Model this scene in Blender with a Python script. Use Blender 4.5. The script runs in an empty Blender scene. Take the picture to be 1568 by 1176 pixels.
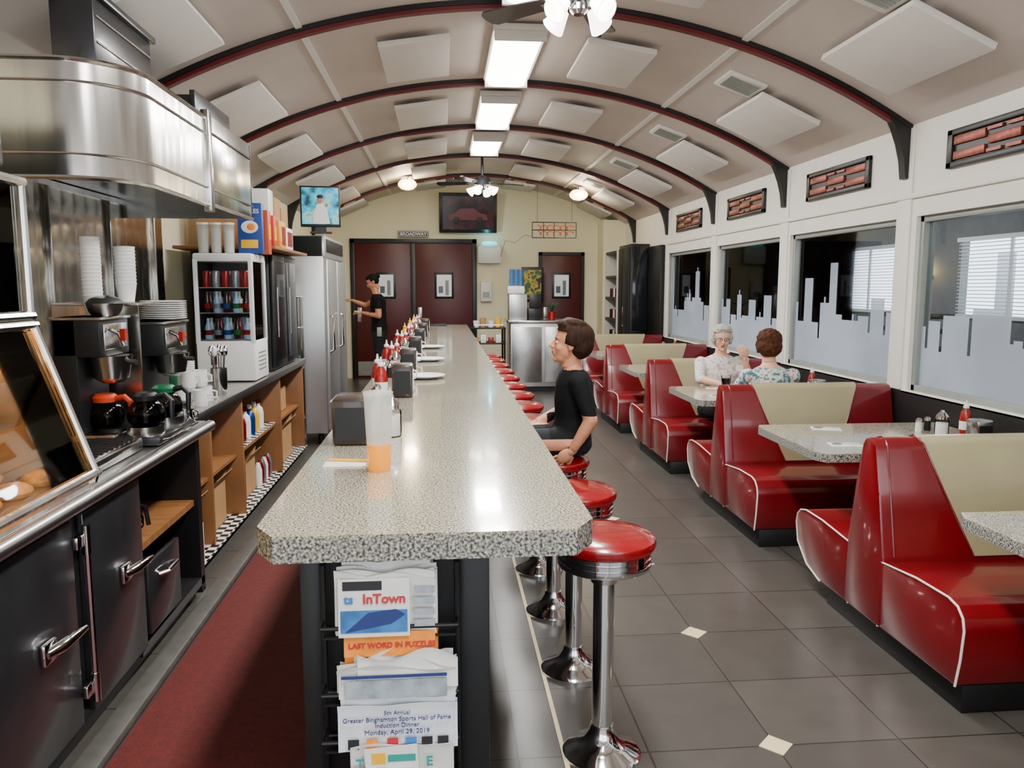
import bpy, bmesh, math, random
from mathutils import Vector, Matrix, noise
random.seed(7)
pi=math.pi
def V(*a): return Vector(a)
def hexc(h):
    h=h.lstrip('#'); r=[int(h[i:i+2],16)/255 for i in (0,2,4)]
    return tuple((c/12.92 if c<=.04045 else ((c+.055)/1.055)**2.4) for c in r)
# ---------------- materials ----------------
MC={}
def mat(name,col,rough=.5,metal=0,coat=0,var=.08,vs=6,bump=0,bs=60,stretch=None,emit=0,trans=0,alpha=1,spec=.5,ecol=None):
    if name in MC: return MC[name]
    if isinstance(col,str): col=hexc(col)
    m=bpy.data.materials.new(name); m.use_nodes=True
    nt=m.node_tree; N=nt.nodes; L=nt.links; b=N['Principled BSDF']
    tc=N.new('ShaderNodeTexCoord'); mp=N.new('ShaderNodeMapping'); L.new(tc.outputs['Object'],mp.inputs[0])
    if stretch: mp.inputs['Scale'].default_value=stretch
    nz=N.new('ShaderNodeTexNoise'); nz.inputs['Scale'].default_value=vs; nz.inputs['Detail'].default_value=4
    L.new(mp.outputs[0],nz.inputs['Vector'])
    cr=N.new('ShaderNodeValToRGB'); L.new(nz.outputs['Fac'],cr.inputs[0])
    cr.color_ramp.elements[0].position=.3; cr.color_ramp.elements[1].position=.7
    cr.color_ramp.elements[0].color=(*[c*(1-var) for c in col],1); cr.color_ramp.elements[1].color=(*[min(1,c*(1+var)) for c in col],1)
    L.new(cr.outputs[0],b.inputs['Base Color'])
    b.inputs['Roughness'].default_value=rough; b.inputs['Metallic'].default_value=metal
    b.inputs['Coat Weight'].default_value=coat; b.inputs['Coat Roughness'].default_value=.08
    b.inputs['Transmission Weight'].default_value=trans; b.inputs['Alpha'].default_value=alpha
    b.inputs['Specular IOR Level'].default_value=spec
    if emit:
        b.inputs['Emission Strength'].default_value=emit
        b.inputs['Emission Color'].default_value=(*(hexc(ecol) if ecol else col),1)
    if bump:
        n2=N.new('ShaderNodeTexNoise'); n2.inputs['Scale'].default_value=bs; L.new(mp.outputs[0],n2.inputs['Vector'])
        bp=N.new('ShaderNodeBump'); bp.inputs['Strength'].default_value=bump; bp.inputs['Distance'].default_value=.01
        L.new(n2.outputs['Fac'],bp.inputs['Height']); L.new(bp.outputs[0],b.inputs['Normal'])
    MC[name]=m; return m
def ramp_mat(name,stops,scale,rough=.3,coat=0,tex='noise',detail=3,interp='LINEAR'):
    if name in MC: return MC[name]
    m=bpy.data.materials.new(name); m.use_nodes=True
    nt=m.node_tree; N=nt.nodes; L=nt.links; b=N['Principled BSDF']
    tc=N.new('ShaderNodeTexCoord')
    nz=N.new('ShaderNodeTexNoise' if tex=='noise' else 'ShaderNodeTexVoronoi'); nz.inputs['Scale'].default_value=scale
    L.new(tc.outputs['Object'],nz.inputs['Vector'])
    if tex=='noise': nz.inputs['Detail'].default_value=detail
    cr=N.new('ShaderNodeValToRGB'); cr.color_ramp.interpolation=interp
    L.new(nz.outputs['Fac'] if tex=='noise' else nz.outputs['Color'],cr.inputs[0])
    e=cr.color_ramp.elements
    while len(e)<len(stops): e.new(.5)
    for i,(p,c) in enumerate(stops): e[i].position=p; e[i].color=(*hexc(c),1)
    L.new(cr.outputs[0],b.inputs['Base Color']); b.inputs['Roughness'].default_value=rough
    b.inputs['Coat Weight'].default_value=coat; b.inputs['Coat Roughness'].default_value=.06
    MC[name]=m; return m
def glass_mat(name,tint=(1,1,1),refl=.25,rough=.02):
    if name in MC: return MC[name]
    m=bpy.data.materials.new(name); m.use_nodes=True
    nt=m.node_tree; N=nt.nodes; L=nt.links; N.clear()
    o=N.new('ShaderNodeOutputMaterial'); t=N.new('ShaderNodeBsdfTransparent'); g=N.new('ShaderNodeBsdfGlossy'); mx=N.new('ShaderNodeMixShader'); lw=N.new('ShaderNodeLayerWeight')
    lw.inputs['Blend'].default_value=refl; t.inputs[0].default_value=(*tint,1); g.inputs['Roughness'].default_value=rough
    L.new(lw.outputs['Fresnel'],mx.inputs[0]); L.new(t.outputs[0],mx.inputs[1]); L.new(g.outputs[0],mx.inputs[2]); L.new(mx.outputs[0],o.inputs[0])
    MC[name]=m; return m
def film_mat(name,col,tr=.15,tl=.5,zgrad=None):
    m=bpy.data.materials.new(name); m.use_nodes=True
    nt=m.node_tree; N=nt.nodes; L=nt.links; N.clear()
    o=N.new('ShaderNodeOutputMaterial'); t=N.new('ShaderNodeBsdfTransparent'); d=N.new('ShaderNodeBsdfDiffuse'); k=N.new('ShaderNodeBsdfTranslucent')
    m1=N.new('ShaderNodeMixShader'); m2=N.new('ShaderNodeMixShader'); nz=N.new('ShaderNodeTexNoise'); nz.inputs['Scale'].default_value=2
    cr=N.new('ShaderNodeValToRGB'); cr.color_ramp.elements[0].position=.35; cr.color_ramp.elements[1].position=.65
    cr.color_ramp.elements[0].color=(*[c*.85 for c in col],1); cr.color_ramp.elements[1].color=(*col,1)
    tc=N.new('ShaderNodeTexCoord'); L.new(tc.outputs['Object'],nz.inputs['Vector']); L.new(nz.outputs['Fac'],cr.inputs[0])
    L.new(cr.outputs[0],d.inputs[0]); L.new(cr.outputs[0],k.inputs[0])
    m1.inputs[0].default_value=tl; m2.inputs[0].default_value=tr
    if zgrad:
        sp=N.new('ShaderNodeSeparateXYZ'); mr=N.new('ShaderNodeMapRange'); L.new(tc.outputs['Object'],sp.inputs[0]); L.new(sp.outputs['Z'],mr.inputs['Value'])
        mr.inputs['From Min'].default_value=zgrad[0]; mr.inputs['From Max'].default_value=zgrad[1]; mr.inputs['To Min'].default_value=zgrad[2]; mr.inputs['To Max'].default_value=zgrad[3]
        L.new(mr.outputs[0],m2.inputs[0])
    L.new(d.outputs[0],m1.inputs[1]); L.new(k.outputs[0],m1.inputs[2]); L.new(m1.outputs[0],m2.inputs[1]); L.new(t.outputs[0],m2.inputs[2]); L.new(m2.outputs[0],o.inputs[0])
    MC[name]=m; return m
def tile_mat(name,c1,c2,mortar,size,off=(0,0),ms=.006,rough=.35,checker=False):
    m=bpy.data.materials.new(name); m.use_nodes=True
    nt=m.node_tree; N=nt.nodes; L=nt.links; b=N['Principled BSDF']
    tc=N.new('ShaderNodeTexCoord'); mp=N.new('ShaderNodeMapping'); mp.inputs['Location'].default_value=(off[0],off[1],0)
    L.new(tc.outputs['Object'],mp.inputs[0])
    if checker:
        k=N.new('ShaderNodeTexChecker'); k.inputs['Scale'].default_value=1/size
        k.inputs['Color1'].default_value=(*hexc(c1),1);k.inputs['Color2'].default_value=(*hexc(c2),1)
        L.new(mp.outputs[0],k.inputs['Vector']); L.new(k.outputs['Color'],b.inputs['Base Color'])
    else:
        k=N.new('ShaderNodeTexBrick'); k.offset=0; k.inputs['Scale'].default_value=1
        k.inputs['Brick Width'].default_value=size;k.inputs['Row Height'].default_value=size;k.inputs['Mortar Size'].default_value=ms
        k.inputs['Color1'].default_value=(*hexc(c1),1);k.inputs['Color2'].default_value=(*hexc(c2),1);k.inputs['Mortar'].default_value=(*hexc(mortar),1)
        L.new(mp.outputs[0],k.inputs['Vector'])
        nz=N.new('ShaderNodeTexNoise'); nz.inputs['Scale'].default_value=9; nz.inputs['Detail'].default_value=6; L.new(tc.outputs['Object'],nz.inputs['Vector'])
        mx=N.new('ShaderNodeMix'); mx.data_type='RGBA'; mx.blend_type='MULTIPLY'; mx.inputs[0].default_value=.35
        L.new(k.outputs['Color'],mx.inputs[6]); L.new(nz.outputs['Fac'],mx.inputs[7]); L.new(mx.outputs[2],b.inputs['Base Color'])
        bp=N.new('ShaderNodeBump'); bp.inputs['Strength'].default_value=.35; bp.inputs['Distance'].default_value=.004; bp.invert=True
        L.new(k.outputs['Fac'],bp.inputs['Height']); L.new(bp.outputs[0],b.inputs['Normal'])
    b.inputs['Roughness'].default_value=rough
    MC[name]=m; return m
SPECK=ramp_mat('speckled_laminate',[(.36,'#46433b'),(.45,'#7f7b6c'),(.53,'#aba48f'),(.64,'#cdc7b5')],185,.15,.6)
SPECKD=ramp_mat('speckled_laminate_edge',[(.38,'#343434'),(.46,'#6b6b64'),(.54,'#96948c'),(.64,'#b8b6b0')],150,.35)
GREYC=ramp_mat('grey_back_counter_laminate',[(.35,'#4b4945'),(.5,'#787670'),(.65,'#98968f')],140,.25,.3)
RED=mat('red_vinyl','#6c0610',.26,0,.45,.12,5,.06,22)
REDS=mat('red_stool_vinyl','#860811',.2,0,.8,.12,5,.06,18)
CREAM=mat('cream_vinyl','#9f9674',.32,0,.3,.06,5,.04,25)
PIPE=mat('white_piping','#e6e0d4',.4)
CHROME=mat('chrome',(.82,.82,.84),.08,1)
STEEL=mat('brushed_steel',(.58,.57,.55),.2,1,0,.2,6,.25,12,(1,1,.03))
STEELH=mat('brushed_steel_horizontal',(.5,.5,.5),.3,1,0,.12,8,.1,40,(1,.05,1))
DSTEEL=mat('dark_steel',(.045,.045,.05),.28,.6,.2,.15,8)
QUILT=mat('quilted_steel',(.50,.47,.40),.22,1,0,.15,5)
BLACK=mat('black_paint','#101012',.4)
BLACKM=mat('black_metal','#17181a',.45,.3)
BASE=mat('black_base','#0b0c0d',.5)
KERB=mat('grey_kerb','#4b4945',.5,var=.2,vs=20)
WHITE=mat('white_paint','#d9d6cf',.5,var=.03)
WALLR=mat('offwhite_wall_paint','#e4e0d8',.55,var=.03)
CEIL=mat('ceiling_paint','#c2b7af',.6,var=.05,vs=2)
PANEL=mat('acoustic_panel_fabric','#d8d3cd',.9,var=.03,bump=.1,bs=200)
CREAMW=mat('cream_wall_paint','#e8e2c2',.6,var=.04,vs=2)
RIBR=mat('dark_red_paint','#5e0f15',.4)
DOORR=mat('door_red_paint','#4d0d11',.4,var=.08)
WOOD=mat('plywood','#85572e',.5,var=.22,vs=5,stretch=(1,6,.6))
CARD=mat('cardboard','#a67c4f',.8,var=.08)
PAPER=mat('newsprint','#d8d8d6',.7,var=.04,vs=30)
PLW=mat('white_plastic','#e4e4e2',.35,var=.02)
KET=mat('red_plastic','#900e0b',.3,coat=.3)
YEL=mat('yellow_plastic','#e8b010',.35)
BRN=mat('brown_plastic','#2c1f18',.35,coat=.3)
GLASS=glass_mat('clear_glass',(.95,.96,.96),.12)
WGLASS=glass_mat('window_glass',(.88,.92,.95),.12)
TINTG=film_mat('frosted_tumbler_plastic',(.82,.83,.80),.62,.5)
JUICE=mat('orange_juice','#ff9c00',.25,emit=.35,coat=.4)  # slight glow put into the juice so it shows up
GREYT=mat('grey_frame','#8f9590',.4,.2)
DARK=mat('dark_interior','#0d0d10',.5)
COPPER=mat('copper_red_grille','#8a4638',.4,.5,var=.3,vs=30)
FROST=film_mat('frosted_window_film',(.62,.69,.78),.12,.5,(1.15,1.75,.06,.5))
LAMP=mat('lamp_diffuser','#fffaf0',.4,emit=16)
GLOBE=mat('warm_globe_glass','#fff0d0',.4,emit=7,ecol='#ffe0a0')
BULB=mat('fan_light_glass','#fffaf0',.3,emit=6)
FLOOR=tile_mat('floor_tile','#524e49','#4a4642','#302d2a',.455,(-1.15+.455*4,-2.49+.455*8),.004,.30)
CHECK=tile_mat('checker_vinyl','#e0ddd4','#111111','#000000',.05,checker=True)
MATR=mat('red_rubber_mat','#5a150f',.75,var=.25,vs=40,bump=.3,bs=200)
TAN=mat('tan_tile','#d8c79c',.35)
SKIN=mat('skin','#b97d5d',.5,var=.05,vs=20)
SKINP=mat('skin_pale','#d8a488',.5,var=.05,vs=20)
LIP=mat('lips','#a0564a',.45)
EYEW=mat('eye_white','#d8d4ce',.25); EYED=mat('eye_iris','#1c120c',.2)
# ---------------- builder ----------------
class O:
    def __init__(s,name): s.name=name;s.v=[];s.f=[];s.m=[];s.mats=[]
    def mi(s,m):
        if m not in s.mats: s.mats.append(m)
        return s.mats.index(m)
    def raw(s,vs,fs,m,M=None):
        n=len(s.v); 
        for p in vs:
            p=Vector(p); s.v.append(M@p if M else p)
        k=s.mi(m)
        for f in fs: s.f.append(tuple(i+n for i in f)); s.m.append(k)
        return s
    def bm(s,b,m,M=None):
        b.verts.index_update()
        s.raw([v.co.copy() for v in b.verts],[[v.index for v in f.verts] for f in b.faces],m,M); b.free(); return s
    def box(s,x0,x1,y0,y1,z0,z1,m,bev=0,M=None,seg=2):
        b=bmesh.new(); bmesh.ops.create_cube(b,size=1)
        for v in b.verts: v.co=Vector(((x0+x1)/2+v.co.x*(x1-x0),(y0+y1)/2+v.co.y*(y1-y0),(z0+z1)/2+v.co.z*(z1-z0)))
        if bev: bmesh.ops.bevel(b,geom=b.edges[:],offset=bev,segments=seg,profile=.5,affect='EDGES')
        return s.bm(b,m,M)
    def prism(s,poly,axis,a,bb,m,bev=0,M=None,seg=2):
        def P(p,t): return {'X':(t,p[0],p[1]),'Y':(p[0],t,p[1]),'Z':(p[0],p[1],t)}[axis]
        b=bmesh.new(); A=[b.verts.new(P(p,a)) for p in poly]; B=[b.verts.new(P(p,bb)) for p in poly]; n=len(poly)
        b.faces.new(A); b.faces.new(B[::-1])
        for i in range(n): b.faces.new((A[i],B[i],B[(i+1)%n],A[(i+1)%n]))
        bmesh.ops.recalc_face_normals(b,faces=b.faces[:])
        if bev:
            bmesh.ops.bevel(b,geom=b.edges[:],offset=bev,segments=seg,profile=.5,affect='EDGES')
        return s.bm(b,m,M)
    def lathe(s,c,prof,m,n=24,M=None):
        c=Vector(c); vs=[];fs=[]
        for r,z in prof:
            for i in range(n):
                a=2*pi*i/n; vs.append(c+V(r*math.cos(a),r*math.sin(a),z))
        k=len(prof)
        for j in range(k-1):
            for i in range(n):
                fs.append((j*n+i,j*n+(i+1)%n,(j+1)*n+(i+1)%n,(j+1)*n+i))
        fs.append(tuple(range(n))[::-1]); fs.append(tuple((k-1)*n+i for i in range(n)))
        return s.raw(vs,fs,m,M)
    def cyl(s,c,r,h,m,axis='Z',r2=None,n=20):
        r2=r if r2 is None else r2
        R={'Z':Matrix.Identity(4),'X':Matrix.Rotation(pi/2,4,'Y'),'Y':Matrix.Rotation(-pi/2,4,'X')}[axis]
        return s.lathe((0,0,0),[(r,0),(r2,h)],m,n,Matrix.Translation(c)@R)
    def ell(s,c,r,m,M=None,n=16):
        b=bmesh.new(); bmesh.ops.create_uvsphere(b,u_segments=n,v_segments=max(6,n*2//3),radius=1)
        for v in b.verts: v.co=Vector((c[0]+v.co.x*r[0],c[1]+v.co.y*r[1],c[2]+v.co.z*r[2]))
        return s.bm(b,m,M)
    def tube(s,pts,r,m,n=8,closed=False,M=None,flat=1):
        pts=[Vector(p) for p in pts]; k=len(pts)
        rs=r if isinstance(r,(list,tuple)) else [r]*k
        vs=[];fs=[];prev=None
        for i,p in enumerate(pts):
            if closed: t=(pts[(i+1)%k]-pts[i-1]).normalized()
            else: t=(pts[min(i+1,k-1)]-pts[max(i-1,0)]).normalized()
            if prev is None:
                a=V(0,0,1) if abs(t.z)<.9 else V(1,0,0); u=t.cross(a).normalized()
            else:
                u=(prev-t*prev.dot(t)).normalized()
            prev=u; w=t.cross(u)
            for j in range(n):
                a=2*pi*j/n; vs.append(p+u*math.cos(a)*rs[i]+w*math.sin(a)*rs[i]*flat)
        for i in range(k if closed else k-1):
            i2=(i+1)%k
            for j in range(n): fs.append((i*n+j,i*n+(j+1)%n,i2*n+(j+1)%n,i2*n+j))
        if not closed: fs.append(tuple(range(n))[::-1]); fs.append(tuple((k-1)*n+j for j in range(n)))
        return s.raw(vs,fs,m,M)
    def rings(s,R,m,n=20):
        vs=[];fs=[];k=len(R)
        for (cx,cy,z,rx,ry) in R:
            for i in range(n):
                a=2*pi*i/n; vs.append((cx+rx*math.cos(a),cy+ry*math.sin(a),z))
        for j in range(k-1):
            for i in range(n): fs.append((j*n+i,j*n+(i+1)%n,(j+1)*n+(i+1)%n,(j+1)*n+i))
        fs.append(tuple(range(n))[::-1]); fs.append(tuple((k-1)*n+i for i in range(n)))
        return s.raw(vs,fs,m)
    def text(s,body,size,M,m,ext=.001,align='CENTER',bold=False):
        cu=bpy.data.curves.new('t','FONT'); cu.body=body; cu.size=size; cu.extrude=ext; cu.align_x=align; cu.align_y='CENTER'; cu.resolution_u=3
        if bold: cu.offset=size*.025
        ob=bpy.data.objects.new('t',cu); bpy.context.scene.collection.objects.link(ob)
        dg=bpy.context.evaluated_depsgraph_get(); e=ob.evaluated_get(dg); me=e.to_mesh()
        s.raw([v.co.copy() for v in me.vertices],[tuple(p.vertices) for p in me.polygons],m,M)
        e.to_mesh_clear(); bpy.data.objects.remove(ob); bpy.data.curves.remove(cu); return s
    def done(s,ang=35,recalc=True):
        me=bpy.data.meshes.new(s.name); me.from_pydata([tuple(v) for v in s.v],[],s.f)
        for m in s.mats: me.materials.append(m)
        me.polygons.foreach_set('material_index',s.m); me.polygons.foreach_set('use_smooth',[True]*len(s.f))
        if recalc:
            b=bmesh.new(); b.from_mesh(me); bmesh.ops.recalc_face_normals(b,faces=b.faces[:]); b.to_mesh(me); b.free()
        me.update(); me.set_sharp_from_angle(angle=math.radians(ang))
        ob=bpy.data.objects.new(s.name,me); bpy.context.scene.collection.objects.link(ob); return ob
def sculpt(target,src,voxel,colorfn,iters=6,disp=None):
    ob=src.done()
    md=ob.modifiers.new('r','REMESH'); md.mode='VOXEL'; md.voxel_size=voxel
    sm=ob.modifiers.new('s','SMOOTH'); sm.factor=.5; sm.iterations=iters
    dg=bpy.context.evaluated_depsgraph_get(); e=ob.evaluated_get(dg); me=e.to_mesh()
    vs=[v.co.copy() for v in me.vertices]
    if disp: vs=[v+me.vertices[i].normal*disp(v) for i,v in enumerate(vs)]
    n=len(target.v); target.v+=vs
    for p in me.polygons:
        target.f.append(tuple(i+n for i in p.vertices)); target.m.append(target.mi(colorfn(p.center)))
    e.to_mesh_clear(); me2=ob.data; bpy.data.objects.remove(ob); bpy.data.meshes.remove(me2)
def T(x,y,z): return Matrix.Translation((x,y,z))
def RX(a): return Matrix.Rotation(math.radians(a),4,'X')
def RY(a): return Matrix.Rotation(math.radians(a),4,'Y')
def RZ(a): return Matrix.Rotation(math.radians(a),4,'Z')
def light(name,kind,loc,energy,color,**k):
    l=bpy.data.lights.new(name,kind); l.energy=energy; l.color=color
    for a,b in k.items(): setattr(l,a,b)
    lo=bpy.data.objects.new(name,l); lo.location=loc; bpy.context.scene.collection.objects.link(lo); return lo
# ---------------- room ----------------
XL,XR,XC,YB,YF=-2.05,3.15,.55,14.0,-2.0
ZA=3.40; RR=5.05
def arcz(off,d=0): 
    r=RR-d; return ZA-RR+math.sqrt(RR*RR-off*off)-d
O('floor').box(XL-.2,8.2,YF-.2,16.4,-.1,0,FLOOR).done()
def arcstrip(o,y0,y1,d0,d1,m,a=-2.6,b=2.6,n=48):
    vs=[];fs=[]
    for i in range(n+1):
        off=a+(b-a)*i/n; x=XC+off; z=arcz(off)
        nx,nz=off/RR,math.sqrt(1-(off/RR)**2)
        for (y,d) in ((y0,d0),(y1,d0),(y1,d1),(y0,d1)):
            vs.append((x-nx*d,y,z-nz*d))
    for i in range(n):
        for k in range(4): fs.append((i*4+k,i*4+(k+1)%4,(i+1)*4+(k+1)%4,(i+1)*4+k))
    fs.append((0,1,2,3)); fs.append((n*4+3,n*4+2,n*4+1,n*4)); o.raw(vs,fs,m)
o=O('ceiling'); arcstrip(o,YF,YB,-.06,0,CEIL,-2.72,2.72); o.done()
RIBS=[-.5,1.4,3.3,5.2,7.1,9.0,10.9,12.8]
for i,y in enumerate(RIBS):
    o=O('trim_%d'%(i+1)); arcstrip(o,y-.04,y+.04,0,.028,BLACK); arcstrip(o,y-.025,y+.025,.028,.052,RIBR)
    o.prism([(3.15,2.72),(2.99,2.735),(3.03,2.66),(3.07,2.56),(3.10,2.45),(3.115,2.33),(3.15,2.33)],'Y',y-.035,y+.035,BLACK)
    o.prism([(-2.05,2.72),(-1.89,2.735),(-1.93,2.66),(-1.97,2.56),(-2.0,2.45),(-2.015,2.33),(-2.05,2.33)],'Y',y-.035,y+.035,BLACK)
    o.done()
for j,off in enumerate((-1.42,1.42)):
    o=O('trim_%d'%(20+j)); arcstrip(o,YF,YB-.02,0,.012,WHITE,off-.02,off+.02,3); o.done()
o=O('wall_left'); o.box(XL-.12,XL,YF,YB,0,2.75,CREAMW).done()
WINS=[(-.4,1.22),(1.40,3.16),(3.34,5.06),(5.24,6.98),(7.16,8.9),(9.08,10.86)]
o=O('wall_right'); o.box(XR,XR+.14,YF,YB,0,.90,WALLR)
o.box(XR,XR+.14,YF,YB,2.07,2.75,WALLR)
ys=[YF]+[v for w in WINS for v in w]+[YB]
for i in range(0,len(ys),2): o.box(XR,XR+.14,ys[i],ys[i+1],.90,2.07,WALLR)
o.box(XR-.02,XR,YF,11,2.19,2.225,WALLR,.004)
for y in RIBS[1:7]: o.box(XR-.012,XR,y-.08,y+.08,.9,2.66,WALLR,.003)
o.done()
O('baseboard_right').box(XR-.03,XR,YF,YB,0,.90,BASE).done()
for i,(a,b) in enumerate(WINS):
    o=O('window_%d'%(i+1)); 
    for (y0,y1,z0,z1) in ((a,b,.9,.945),(a,b,2.03,2.07),(a,a+.04,.9,2.07),(b-.04,b,.9,2.07)): o.box(XR+.03,XR+.1,y0,y1,z0,z1,GREYT,.003)
    o.box(XR-.03,XR+.03,a-.02,b+.02,.885,.905,WALLR,.004)
    o.box(XR+.068,XR+.072,a+.03,b-.03,.94,2.04,WGLASS)
    # etched skyline film: solid and frosted below, fading, with a ragged skyline edge
    y=a+.04; poly=[(a+.04,.94)]; r=random.Random(i*5+2)
    while y<b-.06:
        w=r.choice([.07,.1,.12,.15,.18]); h=r.choice([1.30,1.34,1.38,1.42,1.47,1.52]) 
        if r.random()<.14: h=r.choice([1.68,1.8])
        y2=min(y+w,b-.04)
        if r.random()<.35: ym=(y+y2)/2; poly+=[(y,h),(ym-.012,h),(ym-.012,h+.05),(ym+.012,h+.05),(ym+.012,h),(y2,h)]
        else: poly+= [(y,h),(y2,h)]
        y=y2
        if r.random()<.45 and y<b-.1: hh=r.uniform(1.16,1.28); poly+=[(y,hh),(y+.03,hh)]; y+=.03
    poly+=[(b-.04,.94)]
    o.prism(poly,'X',XR+.0605,XR+.062,FROST)
    o.done()
o=O('wall_back'); 
pts=[(XL,0)]+[(XR,0)]+[(XC+2.6-5.2*i/24,arcz(2.6-5.2*i/24)+.02) for i in range(25)]
o.prism(pts,'Y',YB,YB+.12,CREAMW); o.done()
o=O('wall_front')
o.box(XL,XR,YF-.12,YF,0,.8,WALLR); o.box(XL,XR,YF-.12,YF,2.5,3.5,WALLR)
for x in (XL,XC-.1,XR-.2): o.box(x,x+.2,YF-.12,YF,.8,2.5,WALLR)
o.done()
# porch room outside right windows
PW=mat('porch_wall_paint','#6c6c6c',.6,var=.12); X1=7.4
o=O('wall_porch')
wy=[(4.4,6.0),(8.7,10.75),(12.3,14.0)]
o.box(X1,X1+.12,YF,16,0,1.22,PW); o.box(X1,X1+.12,YF,16,2.25,2.9,PW)
cur=YF
for a,b in wy: o.box(X1,X1+.12,cur,a,1.22,2.25,PW); cur=b
o.box(X1,X1+.12,cur,16,1.22,2.25,PW)
o.box(XR+.14,X1,16,16.12,0,1.22,PW); o.box(XR+.14,X1,16,16.12,2.25,2.9,PW)
cur=XR+.14
for a,b in ((4.2,4.75),(5.3,6.3)): o.box(cur,a,16,16.12,1.22,2.25,PW); cur=b
o.box(cur,X1,16,16.12,1.22,2.25,PW)
o.box(XR+.14,X1,YF-.12,YF,0,2.9,PW)
o.done()
O('ceiling_porch').box(XR+.15,X1+.1,YF,16,2.75,2.85,PW).done()
for a,b in wy:
    o=O('window_blind')
    for k in range(20): o.box(X1-.04,X1-.01,a,b,1.25+k*.05,1.262+k*.05,PLW)
    o.box(X1-.05,X1,a-.04,b+.04,2.24,2.3,PLW); o.box(X1-.05,X1,a-.04,b+.04,1.17,1.22,PLW)
    o.box(X1-.02,X1,(a+b)/2-.03,(a+b)/2+.03,1.22,2.25,PLW); o.done()
for y in (7.6,8.3,11.4,11.9):
    o=O('wall_sconce'); o.lathe((X1-.1,y,1.7),[(.04,0),(.07,.05),(.07,.2),(.05,.25)],GLOBE,16); o.box(X1-.1,X1,y-.03,y+.03,1.72,1.78,BLACK); o.done()
for y in (4.5,7.5,10.5,13.5):
    o=O('added_porch_lamp'); o.lathe((5.3,y,2.6),[(.04,0),(.16,.04),(.2,.1),(.2,.15)],GLOBE,20); o.done()  # added lamps, made up to brighten the porch
    light('porch_fill_light','POINT',(5.3,y,2.45),50,(.95,.96,1),shadow_soft_size=.15)  # added fill that lifts the view through the windows
for (x,y) in ((5.6,7.6),(5.6,10.2),(5.6,5.2),(5.6,12.8)):
    o=O('porch_table'); o.box(x-.45,x+.45,y-.45,y+.45,.72,.76,BRN,.01); o.cyl((x,y,.03),.04,.69,BLACK); o.cyl((x,y,0),.28,.03,BLACK)
    o.done()
    o=O('porch_condiment_bottle'); o.lathe((x,y,.76),[(.04,0),(.04,.15),(.015,.2),(.015,.25)],KET,12); o.done()
    for sgn in (-1,1):
        o=O('porch_chair'); cy=y+sgn*.7
        o.box(x-.21,x+.21,cy-.21,cy+.21,.43,.47,BRN,.01)
        for ax in (-.19,.19):
            for ay in (-.19,.19): o.box(x+ax-.015,x+ax+.015,cy+ay-.015,cy+ay+.015,0,.43,BRN)
            o.box(x+ax-.015,x+ax+.015,cy+sgn*.19-.015,cy+sgn*.19+.015,.47,1.3,BRN)
        for z in (.7,.9,1.1,1.27): o.box(x-.19,x+.19,cy+sgn*.19-.01,cy+sgn*.19+.01,z-.03,z+.03,BRN,.005)
        o.done()
# floor pieces
O('aisle_floor_mat').box(-1.14,-.33,YF,11.5,0,.008,MATR,.002).done()
O('trim_30').box(.392,.408,YF,11.3,0,.004,TAN).done()
o=O('trim_31'); o.box(-1.235,-1.145,YF,8.0,0,.04,KERB,.01).done()
o=O('floor_diamond_inlay_tiles')
for k in range(-2,12):
    y=2.49+.91*k; s=.062
    o.prism([(1.15-s,y),(1.15,y-s),(1.15+s,y),(1.15,y+s)],'Z',0,.003,TAN)
o.done()
# ---------------- ceiling things ----------------
def AM(off,y,d=0):
    a=math.asin(off/RR); nx,nz=off/RR,math.cos(a)
    return T(XC+off-nx*d,y,arcz(off)-nz*d)@Matrix.Rotation(a,4,'Y')
for y in (2.35,4.27,6.15,8.05,9.95,11.85,13.4):
    L=.48 if y<13 else .38
    for off in (-2.05,-.74,.74,2.05):
        yy=y+(.12 if abs(off)>1 else .0)
        if y>13: yy=13.42
        if y<3 and off<-1: continue
        o=O('acoustic_ceiling_panel'); o.box(-.25,.25,-L,L,-.02,.02,PANEL,.006,M=AM(off,yy,.06)); o.box(-.1,.1,-.3,.3,.018,.058,WHITE,M=AM(off,yy,.06)); o.done()
    o=O('ceiling_vent'); M_=AM(1.68,y-.25,.012); o.box(-.15,.15,-.17,.17,-.012,.012,WHITE,.004,M=M_)
    for k in range(7): o.box(-.12,.12,-.125+k*.036,-.105+k*.036,-.018,-.01,GREYT,M=M_)
    o.done()
FX=[(-.6,.8),(1.7,3.0),(3.6,4.95),(5.55,6.9),(7.4,8.7),(9.3,10.4)]
for a,b in FX:
    o=O('fluorescent_ceiling_fixture'); M_=T(XC,0,0)
    z=ZA-.02
    o.box(-.19,.19,a,b,z-.04,z,WHITE,.005,M=M_)
    o.prism([(-.17,z-.04),(-.15,z-.085),(-.1,z-.1),(.1,z-.1),(.15,z-.085),(.17,z-.04)],'Y',a+.05,b-.05,LAMP,M=M_)
    o.box(-.18,.18,a+.02,a+.05,z-.105,z-.04,WHITE,.004,M=M_); o.box(-.18,.18,b-.05,b-.02,z-.105,z-.04,WHITE,.004,M=M_)
    o.done()
    light('fixture_light','AREA',(XC,(a+b)/2,z-.12),80,(1,.985,.965),shape='RECTANGLE',size=.3,size_y=b-a-.1)
def globe(x,y,z):
    o=O('globe_ceiling_light'); o.cyl((x,y,z),.1,.04,CHROME); o.lathe((x,y,z-.15),[(.03,0),(.09,.015),(.135,.055),(.145,.09),(.12,.13),(.09,.15)],GLOBE,24); o.done()
    light('globe_light','POINT',(x,y-.25,z-.12),24,(1,.85,.58),shadow_soft_size=.1)
globe(-.52,12.3,3.22); globe(2.10,12.2,3.08); 
FB=mat('fan_blade_dark_wood','#120c0a',.35,coat=.1)
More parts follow.
